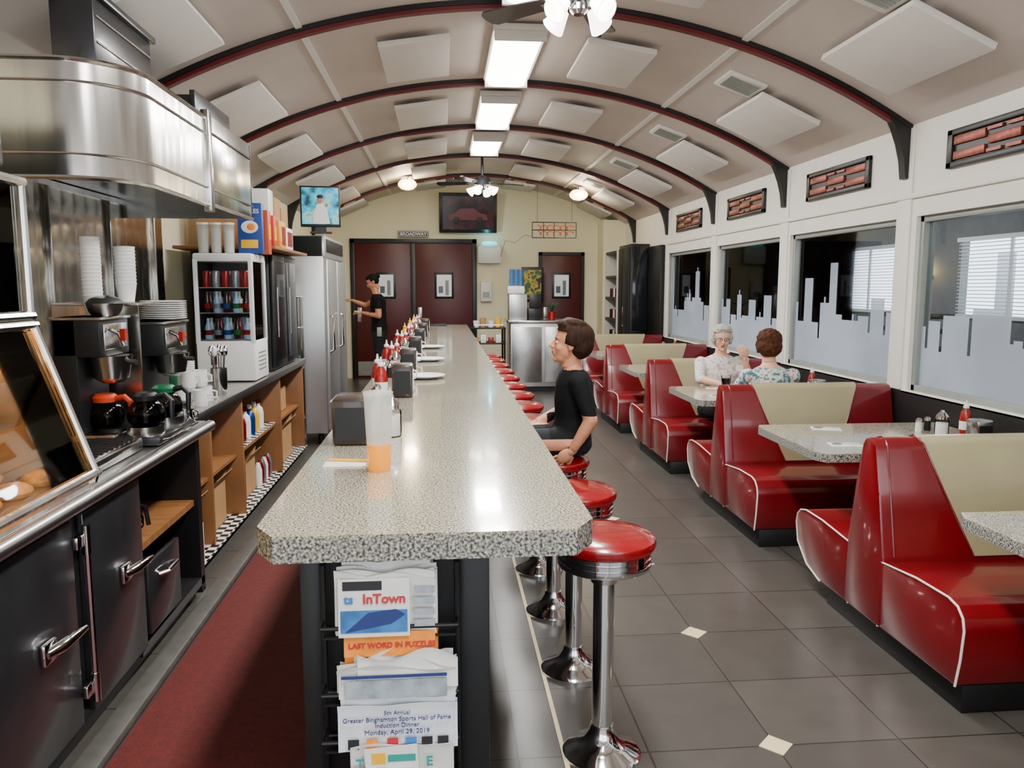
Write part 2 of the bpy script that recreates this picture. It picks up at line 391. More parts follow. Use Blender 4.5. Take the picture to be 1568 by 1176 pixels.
def fan(x,y,z,rot,near):
    o=O('ceiling_fan')
    o.lathe((x,y,z),[(.05,-.02),(.11,0),(.12,.05),(.1,.09),(.04,.12),(.018,.13),(.018,arcz(x-XC)-z-.03),(.06,arcz(x-XC)-z)],DSTEEL,24)
    for k in range(5):
        M_=T(x,y,z+.03)@RZ(rot+72*k)@RX(10)
        o.prism([(.2,-.055),(.6,-.075),(.63,-.05),(.64,0),(.63,.05),(.6,.075),(.2,.055)],'Z',-.004,.004,FB,M=M_)
        o.box(.1,.24,-.02,.02,-.01,.0,DSTEEL,.003,M=M_)
    for k in range(4):
        M_=T(x,y,z-.03)@RZ(45+rot+90*k)@T(.1,0,0)@RY(-55)
        o.lathe((0,0,0),[(.025,.0),(.035,-.03),(.055,-.08),(.066,-.11),(.06,-.11),(.03,-.03)],BULB,16,M=M_)
    o.lathe((x,y,z-.07),[(.03,0),(.05,.02),(.05,.06)],CHROME,16); o.done()
fan(.74,4.35,3.115,-6,True); fan(.55,10.9,2.98,20,False)
o=O('sprinkler_head'); o.lathe((XC+.55,5.6,arcz(.55)-.02),[(.03,0),(.03,.02)],BLACK,12); o.lathe((XC+.55,5.6,arcz(.55)-.05),[(.012,0),(.008,.03)],BLACK,12); o.done()
for yc in (2.3,4.25,6.15,8.05,9.95,):
    o=O('wall_vent_grille'); h=.5; z0,z1=2.33,2.56
    for (a,b,c,d) in ((yc-h,yc+h,z0,z0+.035),(yc-h,yc+h,z1-.035,z1),(yc-h,yc-h+.05,z0,z1),(yc+h-.05,yc+h,z0,z1)): o.box(XR-.028,XR,a,b,c,d,BLACK,.004)
    o.box(XR-.010,XR,yc-h+.02,yc+h-.02,z0+.02,z1-.02,BLACK)
    for (a,b) in ((-h+.06,-.16),(.16,h-.06)):
        o.box(XR-.024,XR-.008,yc+a,yc+b,z0+.045,z0+.095,COPPER,.003); o.box(XR-.024,XR-.008,yc+a,yc+b,z1-.095,z1-.045,COPPER,.003)
    o.box(XR-.026,XR-.008,yc-.13,yc+.13,z0+.09,z1-.09,COPPER,.003)
    for q in (z0+.045,z1-.062): o.box(XR-.024,XR-.008,yc-.14,yc-.02,q,q+.018,COPPER); o.box(XR-.024,XR-.008,yc+.02,yc+.14,q,q+.018,COPPER)
    o.done()
# ---------------- counter ----------------
o=O('diner_counter'); c=.05
pl=[(-.42+c,1.66),(.34-c,1.66),(.34,1.66+c*1.6),(.34,11.3),(-.42,11.3),(-.42,1.66+c*1.6)]
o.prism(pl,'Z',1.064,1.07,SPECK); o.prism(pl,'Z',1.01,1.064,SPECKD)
o.box(-.30,.10,1.80,11.2,0,1.01,BLACK,.005)
o.box(.03,.10,1.74,1.80,0,1.01,BLACKM,.004); o.box(-.33,-.28,1.74,1.80,0,1.01,BLACKM,.004)
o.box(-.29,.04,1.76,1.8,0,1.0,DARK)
o.done()
o=O('newspaper_rack')
for x in (-.275,.025):
    o.tube([(x,1.755,1.0),(x,1.735,1.0),(x,1.715,.985),(x,1.715,.05)],.007,BLACKM)
for z,yy in ((.855,1.70),(.705,1.69),(.60,1.68),(.50,1.67),(.33,1.67)):
    o.tube([(-.275,1.72,z),(-.275,yy-.03,z),(.025,yy-.03,z),(.025,1.72,z)],.005,BLACKM)
    o.box(-.27,.02,yy-.03,1.735,z-.025,z-.02,BLACKM); o.tube([(-.275,1.715,z-.02),(.025,1.715,z-.02)],.005,BLACKM)
o.done()
BLUE=mat('print_blue','#2f6fb0',.6,var=.3,vs=25); REDP=mat('print_red','#b8202c',.6); ORG=mat('print_orange','#e88a1e',.6,var=.2,vs=20); BLKT=mat('print_black','#1b1b22',.6); GRN=mat('print_teal','#1f8f86',.6); NAVY=mat('print_navy','#1c2f6b',.6); GREYP=mat('print_grey','#8f9aa2',.6,var=.3,vs=30)
def paper(name,x0,x1,y,z0,h,tilt,n=6,m=PAPER,extra=None,wob=.004):
    o=O(name); M_=T(0,y,z0)@RX(tilt)
    for k in range(n):
        dx=random.uniform(-.006,.006); dz=random.uniform(-.01,.008); ph=random.uniform(0,6)
        vs=[];N=12
        for q in range(2):
            for i in range(N+1):
                x=x0+dx+(x1-x0)*i/N; top=h+dz+wob*math.sin(i*.6+ph)
                for zz in (0,top*.8,top): vs.append((x,k*.006+q*.003+.003*math.sin(i*.9+k)-(.008 if zz==top else 0),zz))
        fs=[];W=(N+1)*3
        for q in range(2):
            for i in range(N):
                a=q*W+i*3
                for t in (0,1): fs.append((a+t,a+3+t,a+4+t,a+1+t))
        for i in range(N): a=i*3; fs.append((a+2,a+5,W+a+5,W+a+2)); fs.append((a,a+3,W+a+3,W+a))
        for t in (0,1): fs.append((t,t+1,W+t+1,W+t)); fs.append((3*N+t,3*N+t+1,W+3*N+t+1,W+3*N+t))
        o.raw(vs,fs,m,M_)
    if extra: extra(o,M_)
    return o.done()
def FT(M_,x,z,d=-.006): return M_@T(x,d,z)@RX(90)
def e1(o,M):
    o.box(-.235,-.08,-.013,-.011,.0,.13,PAPER,M=M)
    o.box(-.23,-.085,-.015,-.013,.01,.06,BLUE,M=M); o.prism([(-.22,.012),(-.12,.03),(-.09,.05),(-.11,.062),(-.17,.055)],'Y',-.0165,-.015,NAVY,M=M)
    o.text('InTown',.030,FT(M,-.135,.085,-.016),REDP,bold=True); o.text('ts',.028,FT(M,-.212,.085,-.016),BLUE,bold=True)
    o.box(-.225,-.14,-.0145,-.0125,.105,.125,BLKT,M=M)
    for k in range(4): o.box(-.07,-.025,-.0125,-.011,.02+k*.025,.035+k*.025,GREYP,M=M)
paper('newspaper_in_rack',-.24,-.02,1.672,.838,.14,-3,7,extra=e1,wob=.008)
paper('newspaper_in_rack',-.225,-.03,1.70,.87,.13,-2,5,wob=.01)
def e2(o,M):
    o.box(-.225,-.025,-.015,-.011,.09,.145,ORG,M=M); o.text('LAST WORD IN PUZZLES',.017,FT(M,-.12,.115,-.017),REDP,bold=True)
paper('puzzle_magazine',-.228,-.022,1.675,.70,.145,-3,3,ORG,extra=e2,wob=.002)
def e3(o,M):
    o.box(-.22,.0,-.014,-.011,.005,.045,GREYP,M=M); o.box(-.23,-.0,-.0145,-.011,.05,.056,NAVY,M=M)
paper('newspaper_in_rack',-.238,.018,1.652,.70,.07,-4,7,extra=e3,wob=.008)
paper('newspaper_in_rack',-.20,.02,1.645,.725,.065,-12,6,wob=.014)
def e4(o,M):
    t=FT(M,-.11,.092,-.015)
    o.text('5th Annual',.013,t,NAVY); o.text('Greater Binghamton Sports Hall of Fame',.0142,t@T(0,-.014,0),NAVY); o.text('Induction Dinner',.014,t@T(0,-.028,0),NAVY); o.text('Monday, April 29, 2019',.015,t@T(0,-.043,0),NAVY)
    for x,mm in ((-.205,BLKT),(-.165,ORG),(-.12,REDP),(-.08,BLUE),(-.045,BLKT),(-.01,BLKT)): o.box(x-.012,x+.012,-.0135,-.0115,.012,.034,mm,M=M)
paper('flyer_stack',-.235,.018,1.64,.583,.112,-3,4,mat('flyer_paper','#dfe3ea',.6),extra=e4,wob=.001)
def e5(o,M):
    o.text('T',.03,FT(M,-.19,.055,-.015),GRN,bold=True);o.text('E',.03,FT(M,-.04,.055,-.015),GRN,bold=True)
    o.box(-.175,-.06,-.016,-.012,.04,.1,PAPER,M=M@RY(-4)); o.box(-.165,-.135,-.018,-.016,.055,.08,YEL,M=M); o.box(-.13,-.07,-.018,-.016,.06,.075,GRN,M=M)
    o.text('bills',.03,FT(M,-.11,.01,-.015),BLUE,bold=True)
paper('newspaper_in_rack',-.21,.015,1.626,.513,.085,-3,4,extra=e5)
paper('newspaper_in_rack',-.235,-.09,1.604,.465,.095,-3,3)
def stool(y,x=.53):
    o=O('counter_stool'); c0=(x,y,0)
    o.lathe(c0,[(.135,0),(.135,.012),(.125,.02),(.09,.035),(.06,.06),(.045,.09),(.04,.11)],CHROME,28)
    o.cyl((x,y,.1),.036,.56,CHROME)
    o.lathe(c0,[(.045,.62),(.05,.66),(.06,.67),(.13,.675),(.145,.68)],CHROME,28)
    o.lathe(c0,[(.145,.675),(.155,.68),(.158,.686),(.158,.698),(.152,.702),(.158,.706),(.158,.718),(.152,.722),(.158,.726),(.158,.738),(.15,.742)],CHROME,32)
    o.lathe(c0,[(.155,.738),(.167,.746),(.172,.76),(.168,.775),(.15,.787),(.1,.796),(.05,.798),(.0,.798)],REDS,36)
    o.done()
SY=[2.5,3.1,3.7,4.28,4.86,5.44,6.0,6.58,7.16,7.74,8.32,8.9,9.48]
for y in SY: stool(y)
# ---------------- booths ----------------
def booth(y0,x0=1.9,x1=3.11):
    o=O('booth_bench')
    o.box(x0+.035,x1,y0+.03,y0+1.08,0,.11,BASE,.004)
    near=[(.03,.11),(.01,.22),(0,.34),(.012,.385),(.045,.418),(.1,.432),(.3,.43),(.56,.405),(.56,.11)]
    far=[(1.10,.11),(1.25,.15),(1.36,.24),(1.385,.34),(1.375,.385),(1.34,.418),(1.28,.432),(1.1,.43),(.82,.405),(.82,.11)]
    for pf in (near,far):
        P=[(y0+a,b) for a,b in pf]; o.prism(P,'X',x0,x1,RED,.012,seg=2)
        o.tube([(x0+.002,a,b) for a,b in P],.0048,PIPE,6)
    back=[(.54,.11),(.545,.42),(.60,.70),(.645,.90),(.665,.925),(.70,.935),(.735,.925),(.755,.90),(.80,.70),(.845,.42),(.85,.11)]
    P=[(y0+a,b) for a,b in back]; o.prism(P,'X',x0-.005,x1,RED,.014,seg=2)
    o.tube([(x0+.05,y0+a-.001,b) for a,b in ((.545,.43),(.60,.70),(.645,.90),(.665,.926),(.70,.936),(.735,.926),(.756,.90),(.802,.70),(.846,.43))],.004,RED,6)
    prof=[(.545,.43),(.60,.70),(.645,.90),(.665,.925),(.70,.935),(.735,.925),(.755,.90),(.80,.70),(.845,.43)]
    fr=[.0,.57,.93,.98,1,.98,.93,.57,.0]
    vs=[];fs=[]
    cx=(x0+x1)/2-.02
    for (a,b),t in zip(prof,fr):
        hw=.17+(.38-.17)*t
        nrm=V(0,a-.70,(b-.55)*.6).normalized()*.007
        for xx in (cx-hw,cx+hw):
            vs.append((xx,y0+a+nrm.y,b+nrm.z))
            vs.append((xx,y0+a-nrm.y,b-nrm.z))
    for i in range(len(prof)-1):
        a=i*4; fs+= [(a,a+2,a+6,a+4),(a+1,a+5,a+7,a+3),(a,a+4,a+5,a+1),(a+2,a+3,a+7,a+6)]
    fs+=[(0,1,3,2),(32,34,35,33)]
    o.raw(vs,fs,CREAM)
    for sx in (0,2): o.tube([Vector(vs[i*4+sx]) for i in range(len(prof))],.004,RED,6)
    o.done()
BY=[.68+1.92*k for k in range(6)]
for y in BY: booth(y)
def table(y0,x0=1.92,x1=3.10,d=.87):
    o=O('booth_table'); c=.07
    pl=[(x0+c*.5,y0),(x1,y0),(x1,y0+d),(x0+c*.5,y0+d),(x0,y0+d-c),(x0,y0+c)]
    o.prism(pl,'Z',.745,.75,SPECK); o.prism(pl,'Z',.705,.745,SPECKD)
    o.cyl((x0+.6,y0+d/2,.03),.04,.675,BLACKM); o.box(x0+.35,x0+.85,y0+d/2-.04,y0+d/2+.04,0,.03,BLACKM,.01); o.box(x0+.56,x0+.64,y0+d/2-.25,y0+d/2+.25,0,.03,BLACKM,.01)
    o.done()
TY=[1.87+1.92*k for k in range(5)]
for y in TY: table(y)
def ketchup(x,y,z,m=KET):
    o=O('ketchup_bottle' if m is KET else 'mustard_bottle'); o.lathe((x,y,z),[(.028,0),(.032,.01),(.032,.10),(.026,.13),(.014,.15),(.014,.155)],m,16); o.lathe((x,y,z+.155),[(.016,0),(.016,.012),(.007,.02),(.004,.045)],m if m is YEL else PLW,12)
    o.lathe((x,y,z+.03),[(.0325,0),(.0325,.05)],PLW if m is KET else KET,16); o.done()
def sugar(x,y,z):
    o=O('sugar_pourer'); o.lathe((x,y,z),[(.036,0),(.038,.02),(.038,.09),(.033,.10)],GLASS,16); o.lathe((x,y,z+.003),[(.033,0),(.033,.075)],PLW,16); o.lathe((x,y,z+.1),[(.035,0),(.035,.015),(.02,.035),(.012,.04),(.01,.05)],CHROME,16); o.done()
def shaker(x,y,z,m=PLW):
    o=O('salt_shaker' if m is PLW else 'pepper_shaker'); o.lathe((x,y,z),[(.018,0),(.02,.01),(.017,.055),(.018,.06)],m,12); o.lathe((x,y,z+.06),[(.019,0),(.019,.012),(.01,.022)],CHROME,12); o.done()
def napkin(x,y,z,w=.11,d=.12,h=.15,m=BRN):
    o=O('napkin_dispenser'); o.box(x-w/2,x+w/2,y-d/2,y+d/2,z,z+h,m,.012); o.box(x-w/2+.012,x+w/2-.012,y-d/2-.003,y-d/2+.002,z+.02,z+h-.03,BLACKM); o.box(x+w/2-.002,x+w/2+.002,y-d/2+.02,y+d/2-.02,z+.03,z+h-.03,PLW)
    o.tube([(x-w/2-.003,y-d/2+.01,z+h-.01),(x-w/2-.003,y+d/2-.01,z+h-.01)],.003,CHROME); o.done()
def plate_napkin(x,y,z,rot=0):
    o=O('napkin_with_cutlery'); M_=T(x,y,z)@RZ(rot); o.box(-.05,.05,-.085,.085,0,.004,PLW,.001,M=M_)
    o.box(-.015,-.009,-.08,.03,.004,.006,CHROME,M=M_); o.box(-.022,-.002,.03,.075,.004,.006,CHROME,.001,M=M_); o.box(.01,.018,-.08,.0,.004,.006,CHROME,M=M_); o.ell((.014,.04,.006),(.013,.03,.003),CHROME,M=M_); o.done()
for k,y in enumerate(TY):
    z=.75
    napkin(2.98,y+.28,z,.1,.1,.12,STEEL); sugar(2.85,y+.42,z); ketchup(3.02,y+.46,z); shaker(2.80,y+.56,z); shaker(2.88,y+.60,z,BLACKM)
    if k in (1,2):
        plate_napkin(2.17,y+.22,z,80); plate_napkin(2.3,y+.70,z,70)
CZ=1.07
o=O('orange_juice_tumbler'); c0=(-.19,2.27,CZ)
o.lathe(c0,[(.0358,.079),(.042,.225),(.0405,.225),(.0345,.081)],TINTG,28); o.lathe(c0,[(.031,0),(.033,.004),(.0358,.078),(.0,.078)],JUICE,28); o.lathe(c0,[(.041,.222),(.0435,.225),(.0435,.23),(.041,.231)],TINTG,28); o.done()
o=O('napkin_with_pencil'); o.box(-.36,-.235,2.31,2.38,CZ,CZ+.004,PLW,.001); o.tube([(-.35,2.385,CZ+.008),(-.22,2.36,CZ+.008)],.004,YEL); o.done()
napkin(-.31,2.72,CZ,.13,.18,.16); sugar(-.19,2.80,CZ)
napkin(-.2,3.85,CZ,.1,.14,.16); ketchup(-.30,3.78,CZ); ketchup(-.33,3.95,CZ); shaker(-.31,3.66,CZ); 
for y in (4.9,6.1,7.3,8.5,9.7):
    napkin(-.22,y+.05,CZ,.1,.14,.15); ketchup(-.32,y,CZ); ketchup(-.36,y+.12,CZ,YEL if y>7 else KET); sugar(-.29,y-.15,CZ); shaker(-.36,y-.15,CZ); shaker(-.32,y-.24,CZ,BLACKM); ketchup(-.30,y+.2,CZ)
for y in (4.4,5.5,6.7):
    o=O('coffee_mug'); o.lathe((-.22,y,CZ),[(.032,0),(.038,.01),(.04,.085),(.036,.085),(.033,.012),(0,.012)],PLW,20); o.tube([(-.18,y,CZ+.07),(-.155,y,CZ+.065),(-.15,y,CZ+.045),(-.16,y,CZ+.025),(-.183,y,CZ+.02)],.005,PLW); o.done()
    o=O('dinner_plate'); o.lathe((-.11,y+.2,CZ),[(.06,0),(.10,.012),(.12,.02),(.118,.022),(.07,.008),(0,.008)],PLW,28); o.done()
o=O('menu_pad'); o.box(-.33,.05,10.9,11.2,CZ,CZ+.02,BLACK,.004); o.done()
# ---------------- left side ----------------
XLi=XL+.012
o=O('back_bar_counter')
o.box(XLi,-1.22,1.0,4.1,.87,.92,STEELH,.004); o.tube([(-1.2,1.0,.895),(-1.2,4.1,.895)],.028,STEELH,14)
o.box(XLi,-1.33,4.1,7.7,.88,.92,GREYC,.006); o.box(-1.34,-1.325,4.1,7.7,.87,.922,STEELH,.003)
o.box(XLi,-1.3,1.0,4.05,0,.1,BASE)
o.box(XLi,-1.25,1.0,3.2,.1,.87,DSTEEL,.004)
o.box(XLi,-1.25,3.2,3.23,.1,.87,DSTEEL); o.box(XLi,-1.25,4.0,4.06,.04,.87,BLACK)
o.box(XLi,-1.25,3.2,4.05,.08,.12,DSTEEL); o.box(XLi,-1.27,3.2,4.0,.5,.53,WOOD); 
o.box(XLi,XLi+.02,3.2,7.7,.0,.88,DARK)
for y in (5.35,6.6,7.66): o.box(XLi,-1.36,y,y+.04,.04,.88,WOOD,.002)
o.box(XLi,-1.38,4.7,4.73,.04,.88,WOOD,.002)
o.box(XLi,-1.36,4.06,7.7,.04,.06,BLACK); o.box(XLi,-1.34,4.06,7.7,.06,.064,CHECK); o.box(XLi,-1.4,4.06,7.7,.46,.48,WOOD); o.box(XLi,-1.4,5.39,6.6,.48,.484,CHECK)
for (a,b,z0,z1) in ((1.1,1.86,.13,.84),(1.9,2.62,.13,.84),(2.70,3.2,.13,.84)):
    o.box(-1.25,-1.225,a,b,z0,z1,DSTEEL,.006)
def latch(y,z):
    o.box(-1.225,-1.205,y-.06,y+.02,z-.035,z+.035,CHROME,.008); o.tube([(-1.21,y-.04,z),(-1.185,y,z+.008),(-1.175,y+.06,z+.012),(-1.18,y+.15,z)],[.016,.02,.017,.010],CHROME,12)
def hinge(y,z):
    o.cyl((-1.2,y,z-.05),.014,.1,CHROME,n=12); o.box(-1.225,-1.205,y-.05,y+.05,z-.022,z+.022,CHROME,.006)
latch(2.42,.49); latch(3.02,.52)
for z in (.24,.76): hinge(2.66,z); hinge(1.88,z)
o.tube([(-1.2,2.66,.2),(-1.2,2.66,.8)],.010,CHROME)
o.box(-1.25,-1.225,3.24,3.62,.16,.46,DSTEEL,.005); o.tube([(-1.225,3.36,.38),(-1.19,3.37,.39),(-1.19,3.49,.39),(-1.225,3.5,.38)],.010,CHROME)
o.done()
# heated case
WARM=mat('glowing_interior_panel','#e8b060',.5,emit=1.6,ecol='#ffb050')  # lamp warmth put into the panel as its own glow
WSTEEL=mat('painted_warm_glow_steel','#b08a58',.3,.7,var=.2,vs=6,emit=.12,ecol='#d89850')  # warm lamplight put into the steel's colour and a faint glow
FOOD=mat('pastries','#b57830',.6,var=.5,vs=22,bump=.5,bs=30,emit=.08,ecol='#e0a050')  # faint self-glow put in for the warm lamplight
o=O('heated_display_case'); ya,yb=1.2,2.79
P=[(-1.215,.925),(-1.20,.965),(-1.37,1.475),(-2.0,1.475),(-2.0,.925)]
for y in (ya,yb-.025):
    for i in range(len(P)):
        a=P[i];b=P[(i+1)%len(P)]; o.tube([(a[0],y,a[1]),(b[0],y,b[1])],.013,STEEL,8)
for (x,z) in P[:4]: o.tube([(x,ya,z),(x,yb-.012,z)],.015,STEEL,8)
o.prism([(-1.215,.98),(-1.22,.978),(-1.38,1.455),(-1.375,1.46)],'Y',ya+.02,yb-.03,GLASS)
o.prism([(-1.23,.94),(-1.385,1.46),(-1.98,1.46),(-1.98,.94)],'Y',yb-.02,yb-.016,WSTEEL)  # added opaque end panel that carries the painted warm glow
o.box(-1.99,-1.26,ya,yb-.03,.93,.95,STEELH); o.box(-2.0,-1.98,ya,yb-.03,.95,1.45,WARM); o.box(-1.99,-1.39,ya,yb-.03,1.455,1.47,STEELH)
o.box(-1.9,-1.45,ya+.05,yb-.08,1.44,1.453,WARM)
for z,xf in ((1.14,-1.42),(1.30,-1.5)): o.box(-1.97,xf,ya+.03,yb-.05,z,z+.008,STEELH)
for k in range(9):
    for j in range(4):
        s_=1-.25*((k*7+j*3)%4)/3
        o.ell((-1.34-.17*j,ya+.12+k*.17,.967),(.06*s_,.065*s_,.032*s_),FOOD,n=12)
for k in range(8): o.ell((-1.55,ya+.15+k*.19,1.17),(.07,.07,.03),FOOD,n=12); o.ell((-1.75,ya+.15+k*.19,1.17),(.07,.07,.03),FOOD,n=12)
o.done()
light('warmer_lamp','AREA',(-1.65,2.0,1.42),26,(1,.70,.32),shape='RECTANGLE',size=.3,size_y=1.3)
o=O('glass_pastry_cabinet'); 
for y in (1.3,2.77):
    for x in (-1.38,-2.0): o.tube([(x,y,1.50),(x,y,1.95)],.014,STEEL)
for z in (1.505,1.945):
    o.tube([(-1.38,1.3,z),(-1.38,2.78,z)],.017,STEEL); o.tube([(-2.0,2.77,z),(-1.38,2.77,z)],.015,STEEL)
o.box(-2.0,-1.4,1.3,2.74,1.492,1.505,STEELH); o.box(-2.0,-1.4,1.3,2.74,1.94,1.952,STEELH); o.box(-1.387,-1.383,1.3,2.74,1.5,1.94,GLASS); o.box(-1.99,-1.4,2.762,2.766,1.5,1.94,GLASS)
o.box(-2.0,-1.42,1.32,2.72,1.72,1.73,GLASS)
for k in range(6): o.lathe((-1.6,1.45+k*.22,1.506),[(.05,0),(.07,.05),(.075,.1),(.03,.13)],FOOD,14)
o.done()
o=O('countertop_oven'); o.box(-2.0,-1.40,1.9,2.72,1.985,2.30,DSTEEL,.01); 
for z in (2.05,2.10,2.15,2.2): o.box(-1.405,-1.39,1.95,2.69,z,z+.018,STEEL,.003)
for z in (2.16,2.22,2.27): o.box(-1.9,-1.42,2.715,2.735,z,z+.02,STEEL,.003)
o.cyl((-1.5,2.72,2.07),.035,.035,BLACK,'Y'); o.cyl((-1.7,2.72,2.07),.035,.035,BLACK,'Y')
for y in (1.95,2.65):
    for x in (-1.95,-1.45): o.cyl((x,y,1.952),.015,.035,BLACK)
o.done()
# backsplash quilted
o=O('steel_backsplash'); vs=[];fs=[];ny,nz=260,66
for i in range(ny+1):
    for j in range(nz+1):
        y=2.8+3.2*i/ny; z=.93+1.2*j/nz
        d=.0045*(abs(math.sin(pi*y/.14))*abs(math.sin(pi*z/.18)))**.6
        vs.append((XL+.014+d,y,z))
for i in range(ny):
    for j in range(nz): a=i*(nz+1)+j; fs.append((a,a+nz+1,a+nz+2,a+1))
o.raw(vs,fs,QUILT)
for y in (3.55,4.3,5.05,5.8): o.box(XL+.01,XL+.04,y-.012,y+.012,.93,2.12,STEEL,.003)
o.box(XL+.01,XL+.035,2.8,6.0,2.12,2.15,STEEL); o.done(ang=60)
# hood
o=O('range_hood')
def hoodpath(off,y2):
    cx,cy=-1.48,3.50; r=.28-off; pts=[(XL+.01,cy-r)]
    for k in range(0,19): a=-pi/2+pi/2*k/18; pts.append((cx+r*math.cos(a),cy+r*math.sin(a)))
    pts.append((-1.2-off,y2)); return pts
outer=hoodpath(0,4.24); inner=hoodpath(.02,4.24)
def shell(z0,z1,outer,inner,m):
    n=len(outer); vs=[(p[0],p[1],z) for p in outer for z in (z0,z1)]+[(p[0],p[1],z) for p in inner for z in (z0,z1)]; fs=[]
    for i in range(n-1):
        a=2*i;b=2*n+2*i; fs+=[(a,a+2,a+3,a+1),(b,b+1,b+3,b+2),(a,b,b+2,a+2),(a+1,a+3,b+3,b+1)]
    o.raw(vs,fs,m)
shell(2.02,2.46,outer,inner,STEEL)
for z in (2.11,2.38): o.tube([(p[0]+.004,p[1]-.002,z) for p in outer],.005,STEEL,6)
for z in (2.02,2.46): o.tube([(p[0],p[1],z) for p in outer],.01,STEEL,6)
o.prism([(p[0],p[1]) for p in inner]+[(XL+.01,4.24)],'Z',2.44,2.455,STEELH)
o.prism([(p[0],p[1]) for p in inner]+[(XL+.01,4.24)],'Z',2.155,2.165,DSTEEL)
o.box(-1.22,-1.18,4.24,4.3,1.99,2.50,STEEL,.004)
o.box(-1.225,-1.2,4.3,5.2,2.03,2.49,STEEL,.003); o.box(XL+.01,-1.2,5.18,5.2,2.03,2.49,STEEL); o.box(XL+.01,-1.21,4.24,5.2,2.47,2.49,STEELH); o.box(XL+.01,-1.21,4.24,5.2,2.155,2.165,DSTEEL)
for z in (2.11,2.40): o.tube([(-1.195,4.3,z),(-1.195,5.2,z)],.005,STEEL,6)
o.tube([(-1.2,4.3,2.03),(-1.2,5.2,2.03)],.01,STEEL,6)
o.done()
o=O('exhaust_duct'); o.box(-1.55,-1.38,3.42,4.05,2.465,2.78,DSTEEL,.008); o.box(-1.57,-1.36,3.40,4.07,2.755,2.785,DSTEEL,.004); o.box(-1.57,-1.36,3.40,4.07,2.465,2.49,DSTEEL,.004)
for z in (2.58,2.68): o.box(-1.379,-1.375,3.44,4.03,z,z+.008,STEEL)
o.done()
o=O('exhaust_fan_box'); o.box(-1.95,-1.32,4.5,5.15,2.49,2.63,BLACK,.008); o.box(-1.34,-1.31,4.48,5.17,2.49,2.65,DSTEEL,.005); o.done()
# coffee brewers
ORGP=mat('orange_plastic','#c8401a',.35); GRP=mat('green_plastic','#0e5a38',.35); COF=glass_mat('coffee_carafe_glass',(.45,.4,.38),.2)
COFL=mat('black_coffee','#0a0605',.2)
def carafe(x,y,z,cm):
    o=O('coffee_carafe'); o.lathe((x,y,z),[(.055,0),(.075,.02),(.08,.05),(.07,.085),(.045,.11),(.045,.12)],COF,24); o.lathe((x,y,z+.005),[(.052,0),(.072,.018),(.076,.05),(0,.055)],COFL,20)
    o.lathe((x,y,z+.112),[(.052,0),(.054,.02),(.04,.034),(0,.036)],cm,20); o.tube([(x+.045,y-.01,z+.125),(x+.09,y-.02,z+.135),(x+.118,y-.025,z+.11),(x+.115,y-.025,z+.03)],[.013,.013,.013,.010],cm if cm is ORGP else BLACK,8); o.done()
def brewer(x0,x1,y0,y1,z,h):
    o=O('coffee_brewer')
    o.box(x0,x1,y0,y1,z,z+.05,STEEL,.006); o.box(x0,x0+.1,y0,y1,z+.05,z+h,BLACKM,.006); o.box(x0,x1-.03,y0,y1,z+h-.17,z+h,BLACKM,.01)
    o.box(x1-.032,x1-.026,y0+.03,y1-.03,z+h-.14,z+h-.03,STEEL,.003); o.box(x0,x1-.02,y0-.004,y1+.004,z+h-.012,z+h,STEEL,.003)
    yc=(y0+y1)/2; xc=(x0+.1+x1)/2; o.lathe((xc+.01,yc,z+h-.29),[(.04,0),(.07,.02),(.085,.1),(.09,.12)],STEEL,20); o.tube([(xc+.07,yc,z+h-.2),(x1+.06,yc-.02,z+h-.2)],.012,BLACK,8)
    o.cyl((x1-.027,y1-.08,z+h-.08),.012,.012,ORGP,'X'); o.tube([(x1-.02,y0+.06,z+h-.05),(x1+.02,y0+.06,z+h-.07),(x1+.04,y0+.06,z+h-.12)],.009,CHROME,8); o.box(x1+.03,x1+.05,y0+.045,y0+.075,z+h-.10,z+h-.05,KET)
    o.cyl((xc+.01,yc,z+.05),.075,.012,BLACK)
    o.done()
brewer(-1.63,-1.40,3.42,3.72,.925,.55); brewer(-1.62,-1.38,4.10,4.48,.925,.50)
carafe(-1.30,3.52,1.0,BLACK); carafe(-1.31,3.78,1.0,GRP); carafe(-1.49,3.57,.988,ORGP)
o=O('carafe_warmer'); o.box(-1.395,-1.215,3.42,3.9,.925,.965,DSTEEL,.006)
for y in (3.52,3.78): o.cyl((-1.305,y,.965),.078,.035,STEEL)
o.tube([(-1.21,3.43,.95),(-1.19,3.47,.95),(-1.19,3.86,.95),(-1.21,3.89,.95)],.006,CHROME); o.done()
o=O('drip_tray'); o.box(-1.5,-1.26,2.88,3.36,.925,.975,STEEL,.008)
for k in range(9): o.box(-1.48,-1.28,2.92+k*.048,2.94+k*.048,.975,.98,DSTEEL)
o.done()
for (x,y,m) in ((-1.33,3.95,CHROME),(-1.4,3.98,PLW),(-1.28,4.04,CHROME)):
    o=O('cream_pitcher'); o.lathe((x,y-.02,.922),[(.022,0),(.03,.02),(.026,.06),(.028,.075),(.024,.075),(.02,.01),(0,.01)],m,16); o.tube([(x+.024,y-.02,.985),(x+.045,y-.025,.98),(x+.045,y-.025,.95),(x+.026,y-.02,.945)],.004,m); o.done()
def cupstack(x,y,z,n,r=.042,s=.017):
    o=O('foam_cup_stack')
    for k in range(n): o.lathe((x,y,z+k*s),[(r*.72,0),(r,.085),(r*1.05,.088),(r*.95,.09)],PLW,20)
    o.done()
o=O('steel_wall_shelf'); o.box(-1.78,-1.40,3.76,4.04,1.515,1.53,STEEL,.003); o.box(-1.78,-1.40,3.76,3.775,.925,1.515,STEEL); o.done()
cupstack(-1.545,3.64,1.477,16); cupstack(-1.50,3.90,1.532,11,.047)
